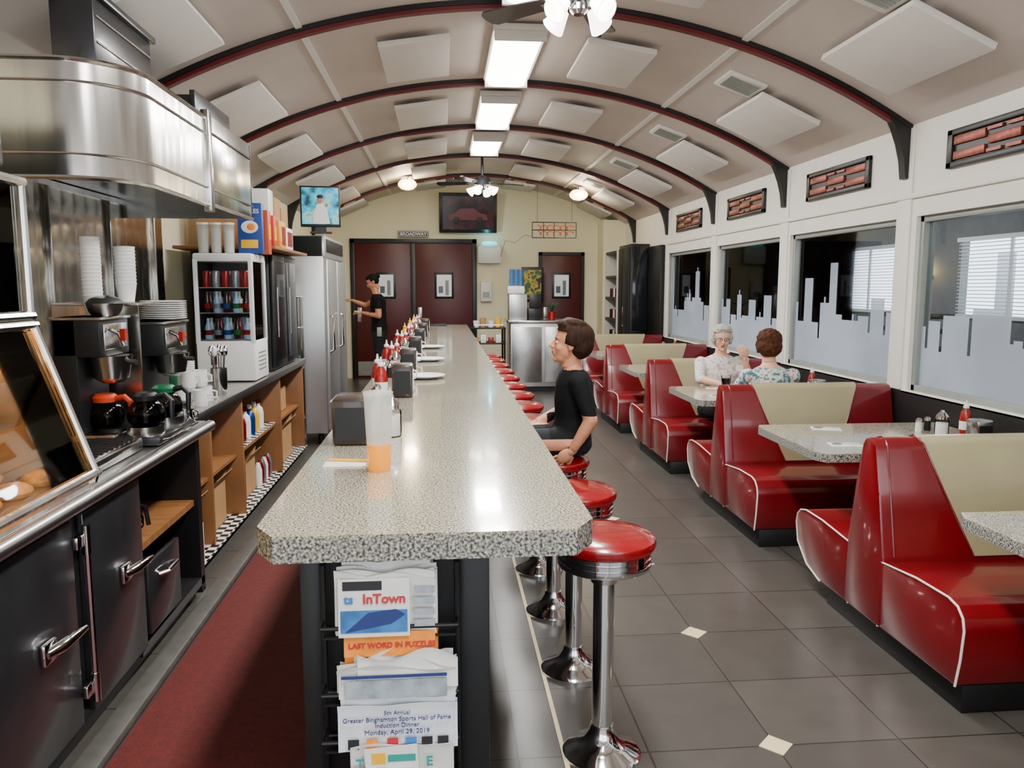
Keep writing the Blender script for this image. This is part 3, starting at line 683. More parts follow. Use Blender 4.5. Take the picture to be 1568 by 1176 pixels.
o=O('steel_mixing_bowl'); o.lathe((-1.45,3.53,1.477),[(.05,0),(.065,.02),(.075,.05),(.078,.055),(.06,.075),(.03,.088),(0,.09)],STEELH,24); o.done()
o=O('plate_stack'); 
for k in range(9): o.lathe((-1.48,4.33,1.427+k*.011),[(.06,0),(.09,.006),(.115,.012),(.115,.015),(.07,.008)],PLW,28)
o.done()
for (x,y,m) in ((-1.75,4.3,BRN),(-1.8,4.45,YEL),(-1.78,4.6,KET),(-1.8,4.9,BRN),(-1.75,5.2,GRP)):
    o=O('syrup_bottle'); o.lathe((x,y,.922),[(.035,0),(.038,.02),(.036,.18),(.015,.24),(.013,.29),(.016,.30)],m,14); o.done()
o=O('white_creamer_pitchers')
for (x,y,zz) in ((-1.5,4.62,0),(-1.40,4.62,0),(-1.56,4.76,0),(-1.42,4.78,0),(-1.48,4.68,.1),(-1.44,4.76,.1)):
    o.lathe((x,y,.92+zz),[(.038,0),(.045,.03),(.04,.07),(.042,.095),(.036,.095),(.034,.02),(0,.02)],PLW,18); o.tube([(x+.04,y,.99+zz),(x+.07,y-.01,.985+zz),(x+.07,y-.01,.95+zz),(x+.042,y,.945+zz)],.006,PLW)
o.done()
cupstack(-1.58,4.97,.92,12,.047,.014)
o=O('utensil_canister'); o.lathe((-1.43,5.12,.92),[(.045,0),(.05,.01),(.05,.17),(.047,.17),(.045,.02),(0,.02)],STEEL,20)
for k in range(7):
    a=k*.9; o.tube([(-1.43+.02*math.cos(a),5.12+.02*math.sin(a),.95),(-1.43+.04*math.cos(a),5.12+.04*math.sin(a),1.18)],.004,CHROME,6); o.ell((-1.43+.045*math.cos(a),5.12+.045*math.sin(a),1.20),(.016,.016,.035),PLW if k%2 else CHROME,n=10)
o.done()
# white display fridge
CAN=[mat('can_red','#8a1414',.3,.5),mat('can_silver','#8a9098',.3,.6),mat('can_blue','#1c3f8a',.3,.5),mat('can_green','#1a6a34',.3,.5)]
BOT=[mat('water_blue','#7fa4c0',.2,coat=.4),mat('milk_white','#cfcdc8',.4),mat('cola_dark','#1a0c08',.2,coat=.4),mat('juice_red','#7a1420',.25,coat=.3)]
o=O('countertop_display_refrigerator'); x0,x1,y0,y1=-1.755,-1.345,5.75,6.05
o.box(x0,x1,y0,y1+.12,.93,1.22,PLW,.015); o.box(x0,x1,y0,y1+.12,1.78,1.84,PLW,.015)
y1+=.12
for x in (x0+.015,x1-.015):
    for y in (y0+.015,y1-.015): o.box(x-.015,x+.015,y-.015,y+.015,1.2,1.80,PLW,.004)
o.box(x0+.02,x1-.02,y0+.006,y0+.01,1.22,1.78,GLASS); o.box(x1-.01,x1-.006,y0+.02,y1-.02,1.22,1.78,GLASS)
o.box(x0+.02,x0+.03,y0+.02,y1-.02,1.22,1.78,DARK); o.box(x0+.02,x1-.02,y1-.03,y1-.02,1.22,1.78,mat('fridge_back','#3a4048',.5))
for z in (1.23,1.42,1.6):
    o.box(x0+.03,x1-.03,y0+.03,y1-.03,z-.005,z,STEELH)
    for i in range(5):
        for j in range(4):
            x=x0+.07+i*.068; y=y0+.07+j*.085; m=BOT[(i*2+j+int(z*10))%4]
            if z<1.5: o.lathe((x,y,z),[(.024,0),(.026,.01),(.026,.085),(.011,.12),(.011,.15)],m,10); o.lathe((x,y,z+.03),[(.0265,0),(.0265,.035)],CAN[(i+j)%4],10)
            else: o.lathe((x,y,z),[(.025,0),(.028,.01),(.028,.11),(.024,.118)],CAN[(i+j)%2],10)
for k in range(5): o.box(x1-.001,x1+.003,y0+.1,y1-.1,1.0+k*.03,1.01+k*.03,GREYT)
o.box(x0+.1,x0+.14,y0-.004,y0,1.05,1.12,BLACK)
o.done()
o=O('black_display_refrigerator'); x0,x1,y0,y1=-1.98,-1.35,6.45,7.45
o.box(x0,x1-.03,y0,y1,.925,1.88,BLACK,.008)
for a in (y0+.01,y0+.51):
    o.box(x1-.03,x1,a,a+.48,.95,1.86,BLACK,.006); o.box(x1-.002,x1+.003,a+.05,a+.43,1.0,1.81,GLASS); o.tube([(x1+.02,a+.04,1.2),(x1+.02,a+.04,1.6)],.008,STEEL)
for z in (1.05,1.22,1.39,1.56):
    for i in range(8): o.cyl((x1-.012,y0+.08+i*.115,z),.012,.13,BOT[(i+int(z*7))%4],n=8)
o.done()
o=O('cereal_box'); o.box(-1.46,-1.29,5.86,5.92,1.842,2.20,mat('box_blue','#173f8c',.5),.004); o.box(-1.44,-1.32,5.855,5.86,1.88,1.94,YEL,.002); o.ell((-1.375,5.856,2.03),(.06,.004,.045),PLW); o.ell((-1.365,5.853,2.03),(.03,.004,.025),ORG); o.text('FLAKES',.042,T(-1.375,5.856,2.14)@RX(90),PLW,bold=True); o.done()
for i,(x,c,h) in enumerate(((-1.30,'#b8481c',.3),(-1.29,'#c8281c',.27),(-1.28,'#d88a1c',.25))):
    o=O('cereal_box'); yy=[5.97,6.12,6.27][i]; z_=1.842 if i==0 else 1.911
    o.box(x-.03,x+.03,yy,yy+.10,z_,1.86+h,mat('box_%d'%i,c,.5),.004); o.box(x+.03,x+.033,yy+.02,yy+.08,1.95,2.06,YEL); o.done()
o=O('storage_shelf'); o.box(-2.0,-1.25,6.10,7.5,1.885,1.91,WOOD,.004)
o.done()
for (a,b,h,m) in ((6.42,6.62,.46,CARD),(6.64,6.9,.42,YEL),(6.92,7.2,.36,PLW)):
    o=O('stacked_box'); o.box(-1.9,-1.32,a,b,1.911,1.91+h*.55,m,.005); o.box(-1.88,-1.36,a+.01,b-.01,1.911+h*.55,1.91+h,CARD if m is not CARD else PLW,.005); o.box(-1.32,-1.317,a+.04,b-.04,1.95,1.91+h*.45,KET); o.done()
for i in range(3):
    o=O('plastic_container'); x=-1.70+i*.09; o.lathe((x,5.85,1.842),[(.035,0),(.04,.2),(.036,.2),(.032,.005),(0,.005)],TINTG,18); o.lathe((x,5.85,1.847),[(.03,0),(.034,.16)],PLW,16); o.lathe((x,5.85,2.042),[(.042,0),(.042,.015)],PLW,16); o.done()
# television
o=O('television'); M_=T(-1.15,7.72,2.36)@RZ(6)
SCR=ramp_mat('tv_picture',[(.35,'#0e3040'),(.45,'#1a86a4'),(.55,'#35b0cc'),(.62,'#8fb8a0'),(.7,'#6f5a40')],9,.3)
sp=SCR.node_tree.nodes['Principled BSDF']; sp.inputs['Emission Strength'].default_value=.7
SCR.node_tree.links.new(SCR.node_tree.nodes['Color Ramp'].outputs[0],sp.inputs['Emission Color'])
o.box(-.185,.185,-.02,.03,-.19,.19,BLACK,.006,M=M_); o.box(-.17,.17,-.023,-.019,-.165,.175,SCR,M=M_); o.box(-.03,.03,.03,.2,-.04,.04,BLACK,M=M_); o.box(-.05,.05,-.01,.03,-.24,-.18,BLACK,M=M_); o.box(-.1,.1,-.03,.06,-.25,-.235,BLACK,M=M_)
o.prism([(-.07,-.16),(.09,-.16),(.06,-.02),(.02,.03),(-.03,.02),(-.06,-.05)],'Y',-.025,-.022,PLW,M=M_); o.ell((.0,-.024,.06),(.028,.003,.036),SKIN,M=M_); o.ell((.0,-.025,.09),(.03,.003,.018),BLACK,M=M_)
o.done()
o=O('reach_in_refrigerator'); x0,x1,y0,y1=-1.96,-1.14,8.0,9.45
STL=mat('light_steel',(.55,.56,.56),.35,.85,0,.1,3,.05,40,(1,1,.05))
o.box(x0,x1-.04,y0,y1,.12,2.11,STL,.008); o.box(x0,x1-.02,y0,y1,1.9,2.11,STL,.006)
for a in (y0+.02,y0+.74): o.box(x1-.04,x1,a,a+.68,.15,1.88,STL,.008); o.tube([(x1+.0,a+.06,.95),(x1+.035,a+.06,.97),(x1+.035,a+.06,1.3),(x1,a+.06,1.32)],.012,CHROME)
o.box(x1-.022,x1-.012,y0+.1,y1-.1,1.95,2.08,BLACK,.004)
for x in (x0+.08,x1-.12):
    for y in (y0+.08,y1-.08): o.cyl((x,y,0),.03,.12,BLACK)
o.done()
o=O('steel_side_shelf'); 
for x in (-1.95,-1.40):
    for y in (7.76,7.95): o.tube([(x,y,0),(x,y,1.50)],.015,STEEL)
for z in (.3,.8,1.2,1.5): o.box(-1.97,-1.38,7.74,7.97,z,z+.02,STEEL,.004)
for k in range(4): o.lathe((-1.85+k*.12,7.85,1.52),[(.04,0),(.045,.12)],PLW,14)
for k in range(4): o.lathe((-1.85+k*.12,7.85,.82),[(.05,0),(.045,.15)],CAN[k],14)
o.done()
o=O('plastic_bucket'); o.lathe((-1.58,5.0,.481),[(.09,0),(.105,.17),(.11,.17),(.11,.185),(.0,.19)],PLW,24); o.tube([(-1.475,4.95,.6),(-1.46,5.0,.56),(-1.475,5.05,.6)],.003,STEEL); o.done()
for (x,y,w,d,z,h,m) in ((-1.57,4.38,.3,.4,.065,.3,CARD),(-1.6,5.05,.3,.35,.065,.28,CARD),(-1.6,5.9,.3,.3,.065,.26,CARD),(-1.62,7.1,.4,.5,.065,.3,CARD),(-1.65,4.35,.3,.35,.481,.2,CARD),(-1.62,7.15,.3,.5,.481,.22,CARD)):
    o=O('cardboard_box'); t=.004
    o.box(x-w/2,x+w/2,y-d/2,y+d/2,z,z+t,m)
    for (a,b,c,e) in ((x-w/2,x-w/2+t,y-d/2,y+d/2),(x+w/2-t,x+w/2,y-d/2,y+d/2),(x-w/2,x+w/2,y-d/2,y-d/2+t),(x-w/2,x+w/2,y+d/2-t,y+d/2)): o.box(a,b,c,e,z,z+h,m)
    if z<.1:
        o.box(-w/2,w/2,0,t,0,.08,m,M=T(x,y-d/2,z+h)@RX(25)); o.box(0,t,-d/2,d/2,0,.08,m,M=T(x+w/2,y,z+h)@RY(35)); o.box(-w/2,w/2,0,t,0,.08,m,M=T(x,y+d/2,z+h)@RX(-25))
        o.box(x-w/2+.02,x+w/2-.02,y-d/2+.02,y+d/2-.02,z+t,z+h*.7,PLW,.01)
    else: o.box(x-w/2,x+w/2,y-d/2,y+d/2,z+h-t,z+h,m)
    o.done()
for i in range(3):
    o=O('paper_carton'); y=4.12+.11*i; o.box(-1.415,-1.36,y,y+.09,.065,.32-.02*i,PLW,.003); o.prism([(-1.415,.32-.02*i),(-1.36,.32-.02*i),(-1.388,.345-.02*i)],'Y',y,y+.09,PLW); o.done()
for i in range(7):
    o=O('cleaning_bottle'); y=5.5+.14*i; m=[CAN[2],PLW,CAN[0],PLW,CAN[2],YEL,PLW][i]; o.lathe((-1.48,y,.485),[(.04,0),(.042,.12),(.035,.16),(.015,.18),(.015,.2)],m,14); o.lathe((-1.48,y,.684),[(.018,0),(.018,.03)],PLW if m is not PLW else CAN[0],12); o.done()
for i in range(6):
    o=O('cleaning_bottle'); y=6.13+.07*i; m=[PLW,CAN[0],CAN[1]][i%3]; o.lathe((-1.45,y,.065),[(.03,0),(.032,.12),(.02,.16),(.012,.18)],m,14); o.done()
o=O('glass_coffee_pot'); o.lathe((-1.40,3.45,.531),[(.06,0),(.085,.03),(.085,.07),(.05,.13),(.05,.15)],GLASS,20); o.lathe((-1.40,3.45,.535),[(.055,0),(.078,.03),(0,.035)],mat('tea','#8a5a20',.3),18); o.tube([(-1.35,3.43,.67),(-1.29,3.42,.66),(-1.28,3.42,.58)],.01,BLACK); o.done()
# ---------------- back wall things ----------------
Yb=YB
o=O('trim_40'); 
for (a,b,z1) in ((-1.60,-1.52,2.44),(-.56,-.47,2.38),(.52,.60,2.44)): o.box(a,b,Yb-.05,Yb,0,z1,BLACK,.004)
o.box(-1.6,.6,Yb-.05,Yb,2.36,2.44,BLACK,.004); o.done()
def swing(name,a,b,h,off=0):
    o=O(name); o.box(a,b,Yb-.035,Yb-.005,0.01,h,DOORR,.004); c=(a+b)/2+off
    o.box(c-.17,c+.17,Yb-.045,Yb-.03,1.40,1.86,BLACK,.004); o.box(c-.13,c+.13,Yb-.05,Yb-.044,1.44,1.82,mat('door_window_lit','#b8bcc0',.2,emit=.6)); o.box(c-.10,c-.02,Yb-.052,Yb-.049,1.5,1.62,mat('door_window_shape','#55606a',.3)); o.box(c+.02,c+.08,Yb-.052,Yb-.049,1.46,1.72,mat('door_window_shape2','#7d868e',.3))
    o.box(a+.02,b-.02,Yb-.042,Yb-.034,.05,.3,STEELH); o.box(a+.03,a+.1,Yb-.044,Yb-.034,1.0,1.25,STEELH,.003)
    o.done()
swing('door_1',-1.52,-.56,2.36,.05); swing('door_2',-.47,.52,2.36)
o=O('trim_41'); o.box(1.70,1.76,Yb-.05,Yb,0,2.22,BLACK); o.box(2.46,2.52,Yb-.05,Yb,0,2.22,BLACK); o.box(1.70,2.52,Yb-.05,Yb,2.16,2.22,BLACK); o.done()
swing('door_3',1.76,2.46,2.16)
o=O('framed_picture'); M_=T(.45,Yb-.14,2.88)@RX(8)
PIC=ramp_mat('picture_print',[(.4,'#0c0a0e'),(.52,'#2a0e12'),(.6,'#4a1618'),(.7,'#14141a')],5,.12)
o.box(-.5,.5,-.02,.02,-.34,.34,BLACK,.006,M=M_); o.box(-.44,.44,-.023,-.019,-.28,.28,PIC,M=M_)
MRN=mat('print_maroon','#6a1418',.3)
o.prism([(-.33,-.12),(-.34,-.04),(-.24,-.01),(-.14,.07),(.1,.08),(.2,.0),(.32,-.03),(.34,-.12)],'Y',-.026,-.022,MRN,M=M_)
for sx in (-.2,.2): o.ell((sx,-.026,-.12),(.06,.003,.06),BLACK,M=M_)
o.done()
o=O('broadway_street_sign'); M_=T(-.5,Yb-.06,2.52); o.box(-.26,.26,-.01,.01,-.055,.055,BLACK,.004,M=M_); o.box(-.25,.25,-.012,-.009,-.048,.048,PLW,M=M_); o.box(-.243,.243,-.0135,-.011,-.041,.041,BLACK,M=M_); o.text('BROADWAY',.08,M_@T(0,-.015,-.002)@RX(90),PLW,bold=True); o.done()
o=O('air_curtain'); CY=mat('cyan_glow','#46d8e8',.3,emit=2); o.prism([(.62,2.02),(.62,2.30),(.70,2.40),(.94,2.40),(1.02,2.30),(1.02,2.02)],'Y',Yb-.14,Yb-.01,PLW,.01); o.ell((.82,Yb-.13,2.36),(.15,.05,.04),CY); o.done()  # air curtain box with its cyan light
light('air_curtain_lamp','POINT',(.82,Yb-.25,2.5),1.5,(.2,.9,1))
o=O('paper_towel_dispenser'); o.box(.66,.86,Yb-.12,Yb-.01,1.35,1.7,PLW,.02); o.box(.70,.82,Yb-.125,Yb-.12,1.42,1.52,GREYT); o.done()  # paper towel dispenser below the air curtain
o=O('neon_script_sign'); OR=mat('orange_neon_tube','#a03a18',.3,emit=.25)
for r in range(2):
    pts=[]
    for i in range(61):
        a=i*.55; pts.append((1.50+.55*i/60+.03*math.sin(a),12.5,2.45+r*.09+.032*math.cos(a)))
    o.tube(pts,.007,OR,6)
for z in (2.38,2.5,2.62): o.tube([(1.42,12.52,z),(2.12,12.52,z)],.007,BLACK)
for x in (1.42,1.6,1.77,1.95,2.12): o.tube([(x,12.52,2.38),(x,12.52,2.62)],.006,BLACK)
for x in (1.5,2.05): o.tube([(x,12.52,2.62),(x,12.52,arcz(x-XC))],.003,BLACK)
o.tube([(1.42,12.52,2.4),(1.3,12.52,2.42),(1.15,12.52,2.3),(1.0,12.6,2.34),(.95,13.0,2.1)],.003,BLACK)
o.done()
o=O('cashier_station'); o.box(1.02,2.05,11.9,12.6,.08,1.06,STL,.01); o.box(.98,2.09,11.86,12.64,1.06,1.10,STEEL,.006); o.box(1.05,2.02,11.93,12.58,0,.08,BASE)
o.box(1.05,1.50,11.885,11.9,.15,1.0,STEELH,.004); o.box(1.55,2.02,11.885,11.9,.15,1.0,STEELH,.004); o.done()
o=O('point_of_sale_terminal'); o.box(1.0,1.28,11.95,12.2,1.10,1.5,STL,.01); o.box(.98,1.24,11.92,12.1,1.5,1.62,PLW,.02); o.box(1.3,1.5,12.0,12.3,1.1,1.28,BLACK,.01); o.box(1.32,1.5,11.99,12.02,1.28,1.5,BLACK,.006); o.done()
o=O('blue_cup_stack'); BP=mat('blue_plastic','#3f6fa0',.2)
for j in range(3):
    for k in range(7): o.lathe((1.05+j*.07,12.05,1.622),[(.030,k*.03),(.034,k*.03+.07)],BP,12)
o.done()
o=O('menu_board'); o.box(1.36,1.74,Yb-.4,Yb-.36,1.35,1.95,BLACK,.006); o.box(1.40,1.70,Yb-.405,Yb-.40,1.4,1.9,ramp_mat('menu_print',[(.4,'#1c5a24'),(.5,'#c8b020'),(.6,'#181818')],9)); o.tube([(1.55,Yb-.37,0),(1.55,Yb-.37,1.36)],.02,BLACK); o.cyl((1.55,Yb-.37,0),.2,.02,BLACK); o.done()
o=O('potted_plant'); o.lathe((1.7,12.25,1.1),[(.05,0),(.07,.12),(.06,.12)],KET,16)
for k in range(14):
    a=k*2.4; o.tube([(1.7,12.25,1.2),(1.7+.05*math.cos(a),12.25+.05*math.sin(a),1.32),(1.7+.12*math.cos(a),12.25+.12*math.sin(a),1.36)],[.012,.02,.003],GRP,6,flat=.3)
o.done()
o=O('service_cart'); 
for x in (.42,.92):
    for y in (11.75,12.2): o.tube([(x,y,0.0),(x,y,1.0)],.015,BLACKM)
for z in (.15,.45,.75,.98): o.box(.40,.94,11.73,12.22,z,z+.02,BLACKM,.004)
for k,(x,m) in enumerate(((.5,PLW),(.6,CARD),(.72,PLW),(.83,YEL))): o.lathe((x,11.9,1.0),[(.04,0),(.05,.1+.04*(k%2))],m,14); o.box(x-.04,x+.04,11.8,11.9,.77,.85+.05*(k%2),[CARD,PLW,KET,PLW][k],.003)
o.tube([(.46,11.73,.99),(.46,11.6,1.05),(.88,11.6,1.05),(.88,11.73,.99)],.01,CHROME); o.done()
o=O('black_tall_cabinet'); o.box(2.82,3.11,11.72,12.5,0,2.25,BLACK,.008); o.box(2.80,2.83,11.76,12.1,.1,2.2,DARK,.004); o.box(2.80,2.83,12.13,12.46,.1,2.2,DARK,.004); o.tube([(2.79,12.08,1.0),(2.79,12.08,1.3)],.008,CHROME)
o.box(2.85,3.08,11.705,11.72,.95,2.2,mat('cabinet_glass','#1c2024',.08),.003); o.done()
o=O('trim_42'); o.box(3.08,3.14,11.02,11.68,.9,2.2,BLACK,.004); o.done()
o=O('wall_right_end'); o.box(2.76,3.15,13.5,14,0,2.75,CREAMW).done()
o=O('server_shelving'); o.box(2.80,3.11,12.55,12.6,0,2.2,WHITE); o.box(2.80,3.11,13.44,13.49,0,2.2,WHITE); o.box(3.08,3.11,12.6,13.44,0,2.2,DARK)
for z in (.3,.7,1.05,1.4,1.75,2.15): o.box(2.80,3.08,12.6,13.44,z,z+.04,BLACK)
for z in (.74,1.09,1.44):
    for k in range(6): o.cyl((2.9,12.7+k*.13,z),.04,.14,[PLW,CAN[0],BLACK][k%3],n=10)
o.done()
# ---------------- people ----------------
def head(tgt,C,h,yaw,pitch,skin,hair,style,glasses=False):
    Mh=T(*C)@RZ(yaw)@RX(pitch)
    def P(x,y,z): return (x*h,y*h,z*h)
    s=O('tmp'); m=skin
    def E(c,r): s.ell(P(*c),P(*r),m,M=Mh,n=20)
    E((0,-.06,.13),(.32,.41,.365)); E((0,.06,-.10),(.255,.285,.36)); E((0,.24,-.40),(.09,.085,.08)); E((0,.1,-.33),(.19,.2,.15))
    E((0,.28,.09),(.20,.065,.045)); E((.15,.22,-.12),(.09,.09,.10)); E((-.15,.22,-.12),(.09,.09,.10)); E((0,.29,-.25),(.10,.08,.09))
    s.tube([Mh@Vector(P(0,.33,.05)),Mh@Vector(P(0,.385,-.04)),Mh@Vector(P(0,.43,-.12)),Mh@Vector(P(0,.35,-.16))],[.028*h,.036*h,.052*h,.04*h],m,10); E((.04,.37,-.135),(.032,.035,.028)); E((-.04,.37,-.135),(.032,.035,.028))
    E((0,.355,-.225),(.085,.035,.022)); E((0,.345,-.275),(.075,.035,.024))
    for sx in (-1,1): E((sx*.32,-.04,-.03),(.028,.07,.12)); E((sx*.335,-.06,.03),(.025,.055,.055))
    s.tube([Mh@Vector(P(0,-.08,-.15)),Mh@Vector(P(0,-.12,-.55))],[.2*h,.2*h],m,14)
    inv=Mh.inverted()
    def cf(c):
        q=inv@c; x,y,z=q.x/h,q.y/h,q.z/h
        if abs(x)<.085 and y>.335 and -.295<z<-.21: return LIP
        return skin
    sculpt(tgt,s,h*.024,cf,2)
    s=O('tmp2')
    def Hh(c,r): s.ell(P(*c),P(*r),hair,M=Mh,n=20)
    if style=='boy':
        Hh((0,-.10,.20),(.385,.46,.385)); Hh((0,-.25,.04),(.35,.31,.36)); Hh((.0,.17,.42),(.28,.19,.13)); Hh((.08,.02,.50),(.2,.24,.1)); Hh((-.1,-.05,.50),(.2,.27,.1)); Hh((.33,-.06,.13),(.06,.16,.17)); Hh((-.33,-.06,.13),(.06,.16,.17))
    elif style=='bob':
        Hh((0,-.10,.20),(.41,.44,.38)); Hh((0,-.22,-.03),(.39,.32,.36)); Hh((0,.16,.40),(.28,.2,.13)); Hh((.32,-.05,.02),(.1,.2,.26)); Hh((-.32,-.05,.02),(.1,.2,.26))
    else:
        Hh((0,-.09,.18),(.355,.42,.355)); Hh((0,-.2,.02),(.33,.28,.3)); Hh((0,.15,.40),(.25,.17,.1))
        if style=='bun': Hh((0,-.52,.18),(.15,.15,.15))
    def dp(v):
        q=(inv@v)/h
        if style=='bob': return h*.035*noise.noise(q*9)+h*.012*noise.noise(q*22)
        return h*.024*noise.noise(Vector((q.x*14,q.y*4,q.z*4)))
    n0=len(tgt.v)
    sculpt(tgt,s,h*.028,lambda c:hair,2,dp)
    for i in range(n0,len(tgt.v)):
        q=inv@tgt.v[i]; x,y,z=q.x/h,q.y/h,q.z/h
        if y>.13 and z<.27: tgt.v[i]=Mh@Vector((q.x*.8,min(q.y,.1*h),q.z))
    for sx in (-1,1):
        tgt.ell(P(sx*.12,.295,.0),P(.048,.045,.030),EYEW,M=Mh,n=12); tgt.ell(P(sx*.12,.33,.0),P(.022,.012,.022),EYED,M=Mh,n=10)
        tgt.tube([Mh@Vector(P(sx*.06,.345,.07)),Mh@Vector(P(sx*.12,.35,.088)),Mh@Vector(P(sx*.18,.31,.07))],.011*h,hair,6)
        if glasses:
            tgt.tube([Mh@Vector(P(sx*.125+.08*math.cos(a*pi/6),.38,.0+.065*math.sin(a*pi/6))) for a in range(12)],.009*h,DSTEEL,6,closed=True)
            tgt.tube([Mh@Vector(P(sx*.2,.38,.02)),Mh@Vector(P(sx*.33,.28,.02)),Mh@Vector(P(sx*.345,-.02,.03))],.008*h,DSTEEL,6)
    if glasses: tgt.tube([Mh@Vector(P(-.05,.385,.01)),Mh@Vector(P(.05,.385,.01))],.008*h,DSTEEL,6)
def hand(tgt,w,d,nrm,s,skin,curl=30,side=1):
    w=Vector(w); d=Vector(d).normalized(); nrm=Vector(nrm); nrm=(nrm-d*nrm.dot(d)).normalized(); l=d.cross(nrm)*side
    B=Matrix((( l.x,d.x,nrm.x,w.x),(l.y,d.y,nrm.y,w.y),(l.z,d.z,nrm.z,w.z),(0,0,0,1)))
    tgt.ell((0,.05*s,0),(.040*s,.055*s,.015*s),skin,M=B,n=14); tgt.ell((0,.0,0),(.025*s,.04*s,.02*s),skin,M=B,n=12)
    for k,(ox,ln) in enumerate(((-.029,.065),(-.010,.075),(.010,.07),(.028,.055))):
        a=0;p=Vector((ox*s,.085*s,0));pts=[p.copy()]
        for seg in (.45,.32,.23):
            a+=math.radians(curl*(1 if seg!=.45 else .6)); p=p+Vector((ox*.15*s*seg,math.cos(a)*ln*seg*s,-math.sin(a)*ln*seg*s)); pts.append(p.copy())
        tgt.tube([B@q for q in pts],[.0095*s,.009*s,.008*s,.006*s],skin,8)
    pts=[Vector((-.03*s,.02*s,-.003*s)),Vector((-.052*s,.045*s,-.012*s)),Vector((-.058*s,.072*s,-.02*s)),Vector((-.054*s,.09*s,-.026*s))]
    tgt.tube([B@q for q in pts],[.013*s,.011*s,.010*s,.007*s],skin,8)
def hairmat(n,c,v=.4): return mat(n,c,.75,var=v,vs=60,stretch=(1,1,.3),spec=.15,bump=.3,bs=120)
HB=hairmat('brown_hair','#2a1a10'); HW=hairmat('white_hair','#a8a49e',.25); HR=hairmat('auburn_hair','#452818'); HK=hairmat('black_hair','#120e0c')
SHB=mat('black_tshirt','#0c0d10',.85,var=.2,vs=30,bump=.15,bs=40,spec=.2); PANT=mat('dark_shorts','#1b1d22',.8,var=.15,vs=20,spec=.2)
# boy seated on the third stool facing the counter, looking up
bo=O('boy'); s=O('t'); m=SKIN; bx,by=.61,3.70
s.rings([(bx-.01,by,.805,.09,.115),(bx,by,.84,.105,.13),(bx,by,.90,.098,.122),(bx+.01,by,.98,.088,.115),(bx+.012,by,1.07,.093,.127),(bx+.015,by,1.15,.088,.132),(bx+.012,by,1.195,.068,.105),(bx+.005,by,1.22,.04,.05)],m)
s.tube([(bx+.01,by,1.17),(bx+.005,by,1.27)],[.042,.038],m,12)
for sg in (-1,1):
    sh=V(bx+.015,by+sg*.125,1.165)
    if sg<0: el=V(bx+.065,by-.175,.99); wr=V(bx-.02,by-.165,.845)
    else: el=V(bx+.0,by+.18,.99); wr=V(bx-.16,by+.12,.93)
    s.ell(sh,(.05,.046,.05),m); s.tube([sh,sh.lerp(el,.5),el],[.05,.043,.034],m,12); s.ell(el,(.034,.034,.034),m); s.tube([el,el.lerp(wr,.4),wr],[.033,.031,.021],m,12)
    hp=V(bx-.02,by+sg*.065,.865); kn=V(bx-.36,by+sg*.08,.875); an=V(bx-.33,by+sg*.08,.52)
    s.ell(hp,(.075,.075,.06),m); s.tube([hp,hp.lerp(kn,.5),kn],[.075,.066,.048],m,14); s.ell(kn,(.048,.048,.048),m); s.tube([kn,kn.lerp(an,.35),an],[.045,.044,.026],m,12)
    s.tube([an+V(.02,0,-.02),an+V(-.05,0,-.05),an+V(-.12,0,-.06)],[.032,.034,.024],m,10)
def cf(c):
    if c.z>1.212 and abs(c.y-by)<.06: return SKIN
    if c.z<.56: return BLACKM
    if c.x<bx-.3 and c.z<.83: return SKIN
    if abs(c.y-by)>.132 and c.z<1.015: return SKIN
    if c.x<bx-.1 and c.y>by+.06 and c.z>.93: return SKIN
    if c.z<.88 : return PANT
    if c.x<bx-.12: return PANT
    return SHB
sculpt(bo,s,.009,cf,4)
head(bo,(bx-.01,by,1.332),.205,82,10,SKIN,HB,'boy')
hand(bo,(bx-.02,by-.165,.845),(-.5,0,-.35),(.2,-1,0),.8,SKIN,25)
hand(bo,(bx-.16,by+.12,.93),(-1,-.3,-.1),(0,0,1),.8,SKIN,35)
bo.done(60)
FLOR=ramp_mat('floral_blouse',[(.42,'#4d6f7c'),(.5,'#b6c6c3'),(.58,'#d8d6cc'),(.64,'#b98078')],28,.8)
WBL=ramp_mat('white_blouse',[(.38,'#b99994'),(.45,'#cfcac5'),(.7,'#dcd8d4')],40,.8)
